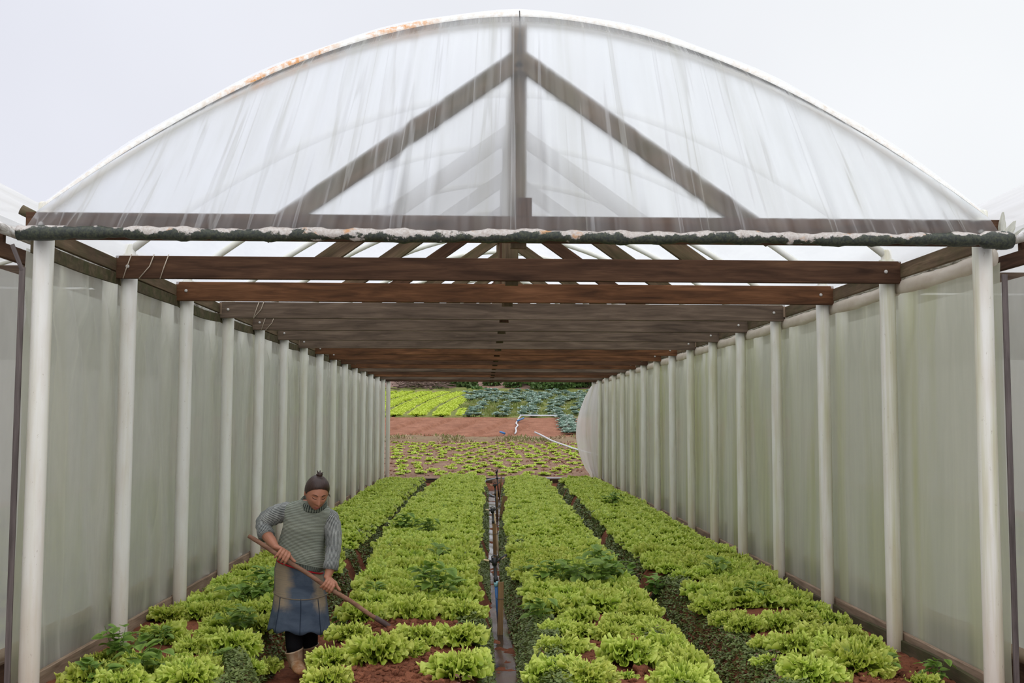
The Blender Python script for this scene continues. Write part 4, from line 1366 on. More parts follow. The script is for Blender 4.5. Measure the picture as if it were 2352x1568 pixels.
# shrubs on the clay bank
def shrub(name, x, y, w, h, n, label, m, seed, cat='shrub'):
    r = np.random.default_rng(seed)
    z0 = Tz(x, y) - 0.3
    c = r.normal(0, 1, (n, 3)); c /= np.linalg.norm(c, axis=1)[:, None]
    rad = r.random(n) ** 0.4
    lump = 1 + 0.3 * np.sin(c[:, 0] * 4 + seed) * np.sin(c[:, 2] * 5 + 2 * seed)
    Pn = c * (rad * lump)[:, None] * np.array([w / 2, w / 2.5, h / 2]) + np.array([0, 0, h / 2])
    Pn = Pn[Pn[:, 2] > 0]
    n = len(Pn)
    S = r.uniform(0.07, 0.16, n)[:, None]
    a = r.normal(0, 1, (n, 3)); a /= np.linalg.norm(a, axis=1)[:, None]
    b = np.cross(a, r.normal(0, 1, (n, 3))); b /= np.linalg.norm(b, axis=1)[:, None]
    V = np.stack([Pn - a * S, Pn + b * S * 0.6, Pn + a * S, Pn - b * S * 0.6], 1).reshape(-1, 3)
    e = empty(name, (x, y, z0), label, cat, 'shrubs on the clay bank')
    o = np_mesh('foliage', V, np.arange(4 * n).reshape(-1, 4), m, None, False); o.parent = e
    mb = MB()
    for q in range(5):
        aa = q * 1.3 + seed
        mb.tube([(0, 0, 0), (0.2 * w * math.cos(aa), 0.2 * w * math.sin(aa), h * 0.35), (0.32 * w * math.cos(aa), 0.32 * w * math.sin(aa), h * 0.7)], [0.04, 0.03, 0.01], 6)
    s = mb.build('stems', M['brush']); s.parent = e


for i, (px_, y, w, h, lab) in enumerate([
        (-5.2, 79, 1.6, 0.9, 'small shrub alone at the left of the clay bank'), (-2.6, 79.5, 2.6, 1.3, 'green shrub on the clay bank above the bright lettuce rows'),
        (-1.2, 78.5, 2.4, 1.8, 'bushy dark shrub on the clay bank, left of the middle'), (-3.2, 77.6, 2.2, 0.7, 'low shrub at the upper edge of the lettuce rows'), (0.6, 80, 2.2, 1.2, 'shrub on the bare clay in the middle of the bank'),
        (-0.4, 77.7, 2.5, 0.7, 'low weeds bush behind the first cabbages'), (2.2, 79, 2.2, 1.6, 'brownish shrub on the clay bank right of the middle'), (3.9, 80, 3.2, 2.0, 'large green shrub on the right of the bank'),
        (5.8, 79, 3.2, 2.3, 'dense shrub at the right end of the bank behind the cabbages'), (4.8, 77.8, 3.6, 1.3, 'low wide shrub just above the cabbages'), (7.4, 79.5, 3.4, 2.6, 'tall shrub beyond the loose film flap'),
        (3.0, 84, 4.5, 2.4, 'shrub higher up the bank behind the roof beams'), (7.0, 84, 4.5, 2.8, 'shrub at the top right of the bank')]):
    if px_ < 3: w, h = w * 0.7, h * 0.62
    shrub('shrub', px_, y, w, h, int(900 * w * h * 0.42) + 150, lab, M['shrub'], 60 + i)

# brushwood piled at the foot of the bank
mb = MB()
for _ in range(170):
    x, y = R.uniform(-6.6, -2.6), R.uniform(76.8, 78.4)
    a = R.uniform(0, 3.14); L = R.uniform(0.4, 1.3)
    z = Tz(x, y) + R.uniform(0.0, 0.55)
    d = Vector((math.cos(a), math.sin(a) * 0.5, R.uniform(-.25, .25))) * L / 2
    mb.tube([(x - d.x, y - d.y, z - d.z), (x, y, z + 0.05), (x + d.x, y + d.y, z + d.z)], [0.02, 0.035, 0.015], 5)
tag(mb.build('brushwood_pile', M['brush']), 'pile of dead brushwood at the foot of the clay bank', 'brushwood', kind='stuff')

# ------------------------------------------------------------------ the woman with the hoe
def knit(name, axis, freq, light, dark, sharp, bumpy=0.4):
    t = NT(name)
    uv = t.new('SeparateXYZ'); t.l.new(t.coord('UV'), uv.inputs[0])
    n = t.noise(t.coord('Object'), 28, 3)
    base = uv.outputs[0] if axis == 'u' else uv.outputs[1]
    ph = t.math('ADD', t.math('MULTIPLY', base, freq * 6.28318), t.math('MULTIPLY', n, 1.6))
    s = t.math('SINE', ph)
    big = t.noise(t.coord('UV', (0.6, 9, 1) if axis == 'v' else (3, 6, 1)), 1.0, 2)
    fac = t.math('ADD', t.rng(s, -sharp, sharp), t.rng(big, 0.35, 0.65, -0.3, 0.3))
    fine = t.noise(t.coord('Object'), 190, 2)
    col = t.mix(t.rng(fine, 0.3, 0.7, 0.0, 0.35), t.mix(t.rng(fac, 0.0, 1.0), dark, light), dark)
    return t.done(t.principled(col, 0.95, 0.1, t.bump(s, bumpy, 0.006)))


M['knit_body'] = knit('striped grey green knit', 'v', 1 / 0.0115, (0.33, 0.35, 0.29), (0.15, 0.165, 0.135), 1.4)
M['knit_sleeve'] = knit('ribbed black and white knit', 'u', 36, (0.47, 0.48, 0.46), (0.06, 0.066, 0.064), 0.9)
M['knit_collar'] = knit('dark knit collar', 'u', 34, (0.20, 0.225, 0.18), (0.03, 0.035, 0.032), 0.8)
M['knit_waist'] = knit('speckled knit waistband', 'u', 60, (0.17, 0.185, 0.15), (0.055, 0.062, 0.055), 1.2)
t = NT('skin')
sn = t.noise(t.coord('Object'), 9, 3)
M['skin'] = t.done(t.principled(t.mix(t.rng(sn, 0.35, 0.7), (0.33, 0.148, 0.088), (0.38, 0.160, 0.098)), 0.5, 0.35))
M['lips'] = simple('lips', (0.27, 0.085, 0.065), 0.45, 0.35, 0.05)
t = NT('dark brown hair')
hn_ = t.noise(t.coord('UV', (70, 1.5, 1)), 1.0, 3)
M['hair'] = t.done(t.principled(t.mix(t.rng(hn_, 0.3, 0.7), (0.018, 0.009, 0.007), (0.050, 0.025, 0.018)), 0.42, 0.4, t.bump(hn_, 0.5, 0.004)))
M['lash'] = simple('dark lashes', (0.015, 0.009, 0.007), 0.6, 0.2)
M['leggings'] = simple('black leggings', (0.008, 0.008, 0.010), 0.8, 0.15)
M['red_hem'] = simple('red shirt hem', (0.30, 0.015, 0.020), 0.8, 0.1)
t = NT('faded denim')
du = t.new('SeparateXYZ'); t.l.new(t.coord('UV'), du.inputs[0])
dn = t.noise(t.coord('UV', (9, 5, 1)), 1.0, 4, 0.6, 0.5)
wv = t.noise(t.coord('UV', (3, 60, 1)), 1.0, 2)
def band(a, b, c, d, val): return t.math('MULTIPLY', t.rng(val, a, b), t.rng(val, d, c))
uj = t.math('ADD', du.outputs[0], t.rng(dn, 0.3, 0.7, -0.02, 0.02))
vj = t.math('ADD', du.outputs[1], t.rng(dn, 0.3, 0.7, -0.05, 0.05))
fade = t.math('MAXIMUM', band(0.53, 0.575, 0.685, 0.735, uj), band(0.83, 0.87, 0.945, 0.985, uj))
fade = t.math('MULTIPLY', t.math('MULTIPLY', fade, t.rng(vj, 0.28, 0.42)), t.rng(wv, 0.25, 0.7, 0.7, 1.0))
dcol = t.mix(t.rng(dn, 0.35, 0.7), (0.045, 0.060, 0.088), (0.085, 0.108, 0.145))
M['denim'] = t.done(t.principled(t.mix(fade, dcol, (0.29, 0.225, 0.150)), 0.9, 0.12, t.bump(wv, 0.25, 0.004)))
M['denim_seam'] = simple('denim seam', (0.17, 0.135, 0.10), 0.9, 0.1)
M['denim_dark'] = simple('dark denim fold', (0.025, 0.035, 0.055), 0.9, 0.1)
t = NT('muddy cream rubber boot')
bn = t.noise(t.coord('Object', (1, 1, 0.5)), 14, 4, 0.6)
bz = t.new('SeparateXYZ'); t.l.new(t.coord('Object'), bz.inputs[0])
mud = t.math('ADD', t.rng(bn, 0.38, 0.66, 0, 0.9), t.rng(bz.outputs[2], 0.10, 0.0, 0.0, 0.6))
M['boot'] = t.done(t.principled(t.mix(mud, (0.60, 0.47, 0.33), (0.34, 0.16, 0.065)), 0.5, 0.35))
M['boot_back'] = M['boot']

FACE = Vector((-1.267,8.220,1.136))
HS = 1.13
HR = Matrix.Rotation(math.radians(20), 3, 'Z') @ Matrix.Rotation(math.radians(30), 3, 'X') @ Matrix.Rotation(math.radians(3), 3, 'Y')


def head_local(d):
    """point of the head in its own frame for a unit direction; the face looks along -Y"""
    x, y, z = d
    p = [x * 0.074, y * (0.098 if y > 0 else 0.092), z * (0.105 if z > 0 else 0.118)]
    if z < 0:
        q = -z
        p[0] *= 1 - 0.27 * q ** 2.0
        if y > 0: p[1] *= 1 - 0.55 * q
        else: p[1] *= 1 + 0.06 * q
    p[0] *= 1 - 0.10 * max(0, -y) * max(0, 1 - abs(z))
    if y < 0.1:
        fx, fz = p[0], p[2]
        w = min(1, max(0, (-y + 0.1) * 2))
        g = lambda a, b: math.exp(-(a * a) - (b * b))
        dy = 0
        if -0.040 < fz < 0.026:
            r = (0.026 - fz) / 0.060
            dy -= 0.026 * min(1, r * 1.1) * math.exp(-(fx / (0.009 + 0.006 * r)) ** 2) * min(1, (fz + 0.042) / 0.010)
        dy += 0.011 * (g((fx - 0.031) / 0.015, (fz - 0.010) / 0.012) + g((fx + 0.031) / 0.015, (fz - 0.010) / 0.012))
        dy -= 0.006 * (g((fx - 0.030) / 0.011, (fz - 0.008) / 0.007) + g((fx + 0.030) / 0.011, (fz - 0.008) / 0.007))
        dy -= 0.004 * (g((fx - 0.028) / 0.020, (fz - 0.031) / 0.008) + g((fx + 0.028) / 0.020, (fz - 0.031) / 0.008))
        dy -= 0.006 * (g((fx - 0.040) / 0.018, (fz + 0.018) / 0.020) + g((fx + 0.040) / 0.018, (fz + 0.018) / 0.020))
        dy -= 0.007 * g(fx / 0.019, (fz + 0.061) / 0.006) + 0.007 * g(fx / 0.016, (fz + 0.074) / 0.007)
        dy += 0.005 * g(fx / 0.022, (fz + 0.0675) / 0.003)
        dy -= 0.008 * g(fx / 0.018, (fz + 0.100) / 0.013)
        p[1] += dy * w
    return Vector(p)


def head_w(p, off=0.0): return FACE + HR @ (Vector(p) * HS)


def face_pt(fx, fz, off=0.001):
    """surface point of the face at lateral fx and height fz in the head's own frame"""
    best = None
    lo = Vector((fx / 0.074, -1, fz / 0.115)).normalized()
    d = lo
    for _ in range(12):
        p = head_local(d)
        ex, ez = fx - p.x, fz - p.z
        d = (d + Vector((ex / 0.074, 0, ez / 0.115)) * 0.7).normalized()
    p = head_local(d)
    return head_w(p + Vector((0, -off, 0)))


body = MB()
NU, NV = 72, 60
rings_h = []
for i in range(NV + 1):
    ph = math.pi * (i + 0.5) / (NV + 1)
    rings_h.append([tuple(head_w(head_local(Vector((math.sin(ph) * math.cos(a), math.sin(ph) * math.sin(a), math.cos(ph)))))) for a in (2 * math.pi * j / NU for j in range(NU))])
body.rings(rings_h)
for s in (-1, 1):       # ears
    c = Vector((s * 0.073, 0.006, -0.002))
    er = []
    for i in range(7):
        f = i / 6
        z = 0.028 - 0.056 * f
        w = 0.016 * math.sin(math.pi * (0.12 + 0.80 * f)) ** 0.7
        er.append([tuple(head_w(c + Vector((s * 0.006 * math.cos(a) + s * 0.004, w * math.sin(a) + 0.004, z)))) for a in (2 * math.pi * j / 10 for j in range(10))])
    body.rings(er)
neck0, neck1 = Vector((-1.307,8.360,1.023)), FACE + HR @ Vector((0, 0.025, -0.045))
body.tube([neck0 - Vector((0, 0, 0.06)), neck0, neck0.lerp(neck1, 0.5), neck1], [0.07, 0.058, 0.054, 0.056], 20)


def ell(c, hw, hb, tilt=0.0, pitch=0.0, n=40, p=2.3, fold=None):
    c = Vector(c)
    ex = Vector((math.cos(math.radians(tilt)), 0, math.sin(math.radians(tilt))))
    ey = Vector((0, math.cos(math.radians(pitch)), math.sin(math.radians(pitch))))
    out = []
    for k in range(n):
        a = 2 * math.pi * k / n
        ca, sa = math.cos(a), math.sin(a)
        f = fold(a) if fold else 1.0
        out.append(tuple(c + ex * (hw * f * math.copysign(abs(ca) ** (2 / p), ca)) + ey * (hb * f * math.copysign(abs(sa) ** (2 / p), sa))))
    return out


TORSO = [  # centre, half width, half depth, tilt
    ((-1.419,8.440,0.563), 0.185, 0.135, -16), ((-1.417,8.440,0.593), 0.192, 0.140, -15), ((-1.417,8.440,0.633), 0.196, 0.145, -13), ((-1.407,8.430,0.695), 0.186, 0.142, -10), ((-1.391,8.410,0.784), 0.175, 0.137, -7),
    ((-1.376,8.390,0.866), 0.174, 0.136, -5), ((-1.365,8.380,0.921), 0.184, 0.130, -5), ((-1.354,8.370,0.968), 0.192, 0.118, -7), ((-1.344,8.365,1.002), 0.182, 0.108, -9), ((-1.334,8.360,1.029), 0.150, 0.096, -10),
    ((-1.323,8.355,1.050), 0.112, 0.085, -9), ((-1.315,8.345,1.064), 0.088, 0.078, -8)]
core = [ell(c, w * 0.86, b * 0.82, t_, 0, 28) for c, w, b, t_ in TORSO[1:]]
hips = [ell((-1.418,8.450,0.384), 0.165, 0.115, 0, 0, 28), ell((-1.420,8.450,0.491), 0.165, 0.118, -6, 0, 28)]
body.rings(hips + core)

SH_R, EL_R, CU_R, WR_R = [Vector(p) for p in ((-1.502,8.370,0.988), (-1.709,8.440,0.878), (-1.662,8.350,0.797), (-1.563,8.190,0.726))]
SH_L, EL_L, CU_L, WR_L = [Vector(p) for p in ((-1.189,8.370,0.929), (-1.155,8.340,0.692), (-1.166,8.270,0.550), (-1.181,8.245,0.498))]
body.tube([SH_R, SH_R.lerp(EL_R, 0.5), EL_R, CU_R, CU_R.lerp(WR_R, 0.45), WR_R], [0.052, 0.046, 0.042, 0.044, 0.040, 0.027], 18)
body.tube([SH_L, SH_L.lerp(EL_L, 0.5), EL_L, CU_L, WR_L], [0.052, 0.046, 0.042, 0.036, 0.028], 18)
# legs inside the leggings
LEG_A = [Vector(p) for p in ((-1.477,8.440,0.386), (-1.455,8.420,0.124), (-1.452,8.420,-0.042), (-1.441,8.430,-0.215))]
LEG_B = [Vector(p) for p in ((-1.367,8.470,0.381), (-1.367,8.580,0.110), (-1.370,8.660,-0.085), (-1.391,8.700,-0.250))]
body.tube(LEG_A, [0.095, 0.066, 0.058, 0.036], 18)
body.tube(LEG_B, [0.095, 0.064, 0.056, 0.036], 18)

# the hoe's line, and the two hands closed on it
HOE_A, HOE_B = Vector((-1.754,8.100,0.824)), Vector((-0.749,8.330,0.133))
hdir = (HOE_B - HOE_A).normalized()


def hand(wrist, at, k, spread):
    e1 = (wrist - at); e1 = (e1 - hdir * e1.dot(hdir)).normalized()
    e2 = hdir.cross(e1)
    if e2.y > 0: e2 = -e2
    pt = lambda off, ang, r: at + hdir * off + (e1 * math.cos(math.radians(ang)) + e2 * math.sin(math.radians(ang))) * r
    for i, off in enumerate((-0.031, -0.0105, 0.0105, 0.030)):
        off *= k
        ln = (0.86, 0.98, 1.0, 0.92)[i]
        kn = pt(off, 38 + 3 * i, 0.046 * k)
        body.tube([wrist + hdir * off * 0.4, wrist.lerp(kn, 0.55) + e2 * 0.004, kn], [0.020 * k, 0.0165 * k, 0.0135 * k], 10)
        angs = [38 + 3 * i, 70, 105, 105 + 48 * ln, 105 + 92 * ln, 105 + 122 * ln]
        rr = [0.046, 0.044, 0.037, 0.031, 0.029, 0.0285]
        body.tube([pt(off * (1 + 0.06 * q), a, r * k) for q, (a, r) in enumerate(zip(angs, rr))], [0.0125 * k, 0.0115 * k, 0.0108 * k, 0.0102 * k, 0.0092 * k, 0.0065 * k], 10)
    th = [wrist + hdir * 0.012, pt(0.036 * k, 5, 0.050 * k), pt(0.062 * k, 8, 0.036 * k), pt(0.084 * k, 14, 0.029 * k), pt(0.098 * k, 18, 0.027 * k)]
    body.tube(th, [0.017 * k, 0.0165 * k, 0.0125 * k, 0.011 * k, 0.008 * k], 10)


LN = (HOE_B - HOE_A).length
hand(WR_R, HOE_A + hdir * LN * 0.240, 1.12, 1)
hand(WR_L, HOE_A + hdir * LN * 0.572, 1.05, -1)


def remesh(o, vox, it):
    m1 = o.modifiers.new('r', 'REMESH'); m1.mode = 'VOXEL'; m1.voxel_size = vox; m1.use_smooth_shade = True
    if it:
        m2 = o.modifiers.new('s', 'SMOOTH'); m2.factor = 0.5; m2.iterations = it
    dg = bpy.context.evaluated_depsgraph_get()
    me = bpy.data.meshes.new_from_object(o.evaluated_get(dg))
    o.modifiers.clear()
    old = o.data; o.data = me; bpy.data.meshes.remove(old)
    me.polygons.foreach_set('use_smooth', [True] * len(me.polygons))


FOOT = Vector(((-1.407,8.450,-0.263)[0], 8.45, -0.30))
person = body.build('person', M['skin'], loc=tuple(FOOT))
remesh(person, 0.0032, 2)
person.data.materials.clear(); person.data.materials.append(M['skin'])
tag(person, 'woman in grey-green sweater and denim skirt, bending and working a hoe', 'person')


def wear(mb, name, m, parent=None, smooth=True):
    o = mb.build(name, m, None, smooth)
    return adopt(o, parent or person)


# hair: a cap drawn back to a small knot
hm = MB()
nA, nR = 72, 22
rows = []
bound = []
for j in range(nA):
    a = 2 * math.pi * j / nA
    ph = 0.2
    while ph < 2.6:
        d = Vector((math.sin(ph) * math.cos(a), math.sin(ph) * math.sin(a), math.cos(ph)))
        lim = -0.22 + 1.08 * max(0, -d.y + 0.12) + (-0.25 * max(0, d.y) )
        if abs(d.x) > 0.75 and -0.25 < d.y < 0.2: lim -= 0.05
        if d.z < lim: break
        ph += 0.02
    bound.append(ph)
for i in range(nR + 1):
    f = i / nR
    row = []
    for j in range(nA):
        a = 2 * math.pi * j / nA
        ph = 0.01 + (bound[j] - 0.01) * f
        d = Vector((math.sin(ph) * math.cos(a), math.sin(ph) * math.sin(a), math.cos(ph)))
        p = head_local(d)
        th = 0.013 * (1 - f ** 4) + 0.0025 + 0.0012 * math.sin(j * 3.1 + i * 0.4) * (1 - f)
        row.append(tuple(head_w(p + d * th)))
    rows.append(row)
b0 = hm.quad_grid(rows, [i / nR for i in range(nR + 1)], wrap=True)
hm.cap(b0, nA, True)
hair = wear(hm, 'hair', M['hair'])
km = MB()
kc = head_local(Vector((0.05, 0.30, 0.95)).normalized()) + Vector((0, 0.006, 0.022))
kr = []
for i in range(9):
    ph = math.pi * (i + 0.5) / 9
    kr.append([tuple(head_w(kc + Vector((0.020 * math.sin(ph) * math.cos(a) * (1 + 0.2 * math.sin(3 * a + i)), 0.020 * math.sin(ph) * math.sin(a), 0.017 * math.cos(ph))))) for a in (2 * math.pi * j / 14 for j in range(14))])
km.rings(kr)
for q in range(5):
    a = q * 1.35
    t0 = head_w(kc + Vector((0.012 * math.cos(a), 0.012 * math.sin(a), 0.006)))
    t1 = head_w(kc + Vector((0.024 * math.cos(a), 0.020 * math.sin(a), 0.014 + 0.005 * (q % 3))))
    km.tube([t0, t0.lerp(t1, 0.6) + Vector((0, 0, 0.006)), t1], [0.005, 0.0035, 0.001], 6)
wear(km, 'hair_knot', M['hair'])
wm = MB()
for q in range(6):
    s = 1 if q < 4 else -1
    p0 = head_w(head_local(Vector((s * 0.95, 0.05 + 0.06 * (q % 4), -0.05 - 0.04 * q)).normalized()) + Vector((s * 0.004, 0, 0)))
    wm.tube([p0, p0 + Vector((s * 0.014, 0, -0.012)), p0 + Vector((s * (0.018 + 0.004 * q), 0.0, -0.030))], [0.0016, 0.0012, 0.0005], 5)
wear(wm, 'loose_strands', M['hair'])
# brows, lashes, lips
for s in (-1, 1):
    mb = MB().tube([face_pt(s * x, z, 0.001) for x, z in ((0.014, 0.0285), (0.022, 0.032), (0.033, 0.0335), (0.044, 0.029))], [0.0016, 0.0026, 0.0024, 0.001], 7)
    wear(mb, 'eyebrow', M['lash'])
    mb = MB().tube([face_pt(s * x, z, 0.0012) for x, z in ((0.016, 0.007), (0.023, 0.0035), (0.031, 0.002), (0.039, 0.0035), (0.045, 0.008))], [0.0008, 0.0019, 0.0024, 0.002, 0.0008], 7)
    wear(mb, 'eyelashes', M['lash'])
mb = MB().tube([face_pt(x, z, -0.0008) for x, z in ((-0.024, -0.066), (-0.012, -0.0625), (0, -0.0635), (0.012, -0.0625), (0.024, -0.066))], [0.001, 0.0038, 0.0042, 0.0038, 0.001], 8)
mb.tube([face_pt(x, z, -0.0008) for x, z in ((-0.022, -0.0685), (-0.011, -0.073), (0, -0.0742), (0.011, -0.073), (0.022, -0.0685))], [0.001, 0.0042, 0.005, 0.0042, 0.001], 8)
wear(mb, 'lips', M['lips'])

# sweater
sw = MB()
rings, vs, acc = [], [], 0
Rk = random.Random(3)
fine = []
for i in range(len(TORSO) - 1):
    for q in range(3):
        f = q / 3
        a, b = TORSO[i], TORSO[i + 1]
        fine.append((Vector(a[0]).lerp(Vector(b[0]), f), a[1] + (b[1] - a[1]) * f, a[2] + (b[2] - a[2]) * f, a[3] + (b[3] - a[3]) * f))
fine.append((Vector(TORSO[-1][0]), *TORSO[-1][1:]))
for i, (c, w, b, t_) in enumerate(fine):
    low = max(0, 1 - i / 12)
    fold = lambda a, i=i, low=low: 1 + 0.018 * math.sin(3 * a + i * 0.45) + 0.014 * math.sin(5 * a - i * 0.7) * (0.4 + low) + 0.008 * math.sin(9 * a + i * 0.9)
    rings.append(ell(c, w, b, t_, 0, 64, 2.35, fold))
    if i: acc += (fine[i][0] - fine[i - 1][0]).length
    vs.append(acc)
cut = 3
sw.rings(rings[cut:], vs[cut:], caps=(False, False))
sweater = wear(sw, 'sweater', M['knit_body'])
wb = MB(); wb.rings(rings[:cut + 1], vs[:cut + 1], caps=(False, False))
inner = [ell(fine[0][0], fine[0][1] * 0.90, fine[0][2] * 0.88, fine[0][3], 0, 64), rings[0]]
wb.rings(inner, [0, 0.01], caps=(False, False))
wear(wb, 'waistband', M['knit_waist'], sweater)
rr = ell(fine[0][0] - Vector((0, 0, 0.010)), fine[0][1] * 1.0, fine[0][2] * 1.0, fine[0][3], 0, 48)
mb = MB().tube(rr + [rr[0]], 0.0065, 8)
wear(mb, 'shirt_hem', M['red_hem'])
# collar
cc0, cc1 = Vector((-1.313,8.335,1.035)), Vector((-1.305,8.325,1.075))
cl = []
for i, (f, w, b) in enumerate(((-0.2, 0.104, 0.100), (0.1, 0.106, 0.103), (0.5, 0.103, 0.100), (0.85, 0.098, 0.095), (1.0, 0.092, 0.089), (0.9, 0.085, 0.082), (0.3, 0.080, 0.076))):
    cl.append(ell(cc0.lerp(cc1, f), w, b, -7, 27, 48, 2.1))
mb = MB(); mb.rings(cl, [0, .2, .4, .6, .7, .8, 1], caps=(False, False))
wear(mb, 'collar', M['knit_collar'], sweater)


def sleeve(path, radii, cuff_dir, cuff_r):
    n = 40
    pts_, rad_ = [], []
    P_ = [Vector(p) for p in path]
    for i in range(len(P_) - 1):
        for q in range(6):
            f = q / 6
            p_0, p_1, p_2, p_3 = P_[max(0, i - 1)], P_[i], P_[i + 1], P_[min(len(P_) - 1, i + 2)]
            c = 0.5 * ((2 * p_1) + (p_2 - p_0) * f + (2 * p_0 - 5 * p_1 + 4 * p_2 - p_3) * f * f + (3 * p_1 - p_0 - 3 * p_2 + p_3) * f ** 3)
            pts_.append(c); rad_.append((radii[i] + (radii[i + 1] - radii[i]) * f) * (1 + 0.045 * math.sin(len(pts_) * 1.9)))
    pts_.append(P_[-1]); rad_.append(radii[-1])
    mb = MB().tube(pts_, rad_, n, caps=False)
    s = wear(mb, 'sleeve', M['knit_sleeve'], sweater)
    d = (P_[-1] - pts_[-3]).normalized()
    c0 = P_[-1] - d * 0.055
    mb = MB().tube([c0, c0 + d * 0.012, c0 + d * 0.03, P_[-1] + d * 0.008, P_[-1] + d * 0.012, P_[-1] + d * 0.004, P_[-1] - d * 0.03], [cuff_r * 0.92, cuff_r, cuff_r * 1.02, cuff_r * 1.03, cuff_r * 0.97, cuff_r * 0.90, cuff_r * 0.86], n, caps=False)
    wear(mb, 'cuff', M['knit_sleeve'], sweater)


sleeve([(-1.435,8.370,0.975), (-1.516,8.375,0.981), (-1.623,8.410,0.948), (-1.698,8.435,0.902), (-1.702,8.410,0.854), (-1.670,8.355,0.800)], [0.055, 0.074, 0.074, 0.066, 0.060, 0.058], None, 0.063)
sleeve([(-1.247,8.370,0.949), (-1.189,8.368,0.932), (-1.159,8.355,0.830), (-1.151,8.335,0.716), (-1.155,8.300,0.628), (-1.163,8.275,0.559)], [0.052, 0.070, 0.066, 0.060, 0.056, 0.054], None, 0.058)

# skirt
SK = [((-1.426,8.455,0.591), 0.178, 0.130, -8), ((-1.425,8.455,0.517), 0.194, 0.140, -6), ((-1.419,8.455,0.417), 0.200, 0.145, -4), ((-1.418,8.455,0.324), 0.203, 0.148, -3), ((-1.416,8.455,0.244), 0.212, 0.158, -3), ((-1.418,8.455,0.157), 0.224, 0.170, -3), ((-1.420,8.455,0.071), 0.238, 0.182, -3)]
rings, vs = [], []
for i in range(len(SK) - 1):
    for q in range(4):
        f = q / 4
        a, b = SK[i], SK[i + 1]
        g = i + f
        am = max(0, (g - 3) / 3) * 0.035 + 0.006
        fold = lambda th, am=am, g=g: 1 + am * math.cos(9 * th + 0.6) + 0.006 * math.sin(4 * th + g)
        rings.append(ell(Vector(a[0]).lerp(Vector(b[0]), f), a[1] + (b[1] - a[1]) * f, a[2] + (b[2] - a[2]) * f, a[3], 0, 90, 2.3, fold)); vs.append(1 - g / 6)
am = 0.041
rings.append(ell(SK[-1][0], SK[-1][1], SK[-1][2], -3, 0, 90, 2.3, lambda th: 1 + am * math.cos(9 * th + 0.6) + 0.006 * math.sin(4 * th + 6))); vs.append(0)
rings.append([tuple(Vector(p).lerp(Vector(SK[-1][0]), 0.04)) for p in rings[-1]]); vs.append(0)
# the hem dips between pleats
for r_ in (-1, -2):
    rings[r_] = [(p[0], p[1], p[2] - 0.012 * math.cos(9 * (2 * math.pi * k / 90) + 0.6)) for k, p in enumerate(rings[r_])]
mb = MB(); mb.rings(rings, vs, caps=(False, False))
skirt = wear(mb, 'skirt', M['denim'])
yk = rings[12]
mid_c = Vector(SK[3][0])
loop = [mid_c + (Vector(p) - mid_c) * 1.004 + Vector((0, 0, 0.030 * abs(math.cos(2 * math.pi * k / 90)) ** 2 - 0.005)) for k, p in enumerate(yk)]
mb = MB().tube(loop + [loop[0]], 0.0045, 6)
wear(mb, 'yoke_seam', M['denim_seam'], skirt)
for ks in (58, 69, 79):
    mb = MB().tube([Vector(rings[i][ks]) + Vector((0, -0.002, 0)) for i in range(12, 25)], [0.003] * 13, 6)
    wear(mb, 'panel_seam', M['denim_dark'], skirt)
# leggings
mb = MB().tube(LEG_A[:3] + [LEG_A[2].lerp(LEG_A[3], 0.35)], [0.104, 0.075, 0.066, 0.058], 24)
mb.tube(LEG_B[:3] + [LEG_B[2].lerp(LEG_B[3], 0.35)], [0.104, 0.072, 0.062, 0.055], 24)
wear(mb, 'leggings', M['leggings'])


def boot(top, ankle, toe, r_top, name='boot'):
    top, ankle, toe = Vector(top), Vector(ankle), Vector(toe)
    rings_b = []
    for f, r in ((0.0, r_top), (0.03, r_top * 1.05), (0.07, r_top * 1.05), (0.10, r_top), (0.35, r_top * 0.93), (0.65, r_top * 0.80), (0.9, r_top * 0.76), (1.0, r_top * 0.78)):
        rings_b.append(ell(top.lerp(ankle, f), r, r * 1.02, 14 * (1 - f), 6 * (1 - f), 28, 2.0))
    mb = MB(); mb.rings([ell(top.lerp(ankle, 0.15), r_top * 0.88, r_top * 0.88, 10, 0, 28, 2.0), ell(top, r_top * 0.93, r_top * 0.95, 14, 6, 28, 2.0)] + rings_b, None, caps=(False, True))
    fwd = (toe - ankle); fwd.z = 0; L = fwd.length; fwd.normalize(); sd = Vector((-fwd.y, fwd.x, 0))
    fr = []
    for f, w, h in ((-0.30, 0.020, 0.03), (-0.24, 0.040, 0.075), (0.0, 0.048, 0.095), (0.3, 0.050, 0.085), (0.6, 0.054, 0.066), (0.85, 0.050, 0.052), (1.0, 0.034, 0.04), (1.05, 0.012, 0.024)):
        c = Vector((ankle.x, ankle.y, toe.z)) + fwd * (L * f)
        fr.append([tuple(c + sd * (w * math.cos(a)) + Vector((0, 0, max(0.0, h / 2 + h / 2 * math.sin(a) * (1 if math.sin(a) > 0 else 1))))) for a in (2 * math.pi * k / 20 for k in range(20))])
    mb.rings(fr)
    o = mb.build(name, M['boot'], None)
    o.data.transform(Matrix.Translation(-Vector((ankle.x, ankle.y, toe.z)))); o.location = (ankle.x, ankle.y, toe.z)
    return adopt(o, person)


boot((-1.455,8.420,-0.078), (-1.437,8.430,-0.215), (-1.375,8.260,-0.232), 0.069)
boot((-1.366,8.660,-0.098), (-1.394,8.700,-0.243), (-1.335,8.550,-0.260), 0.066)

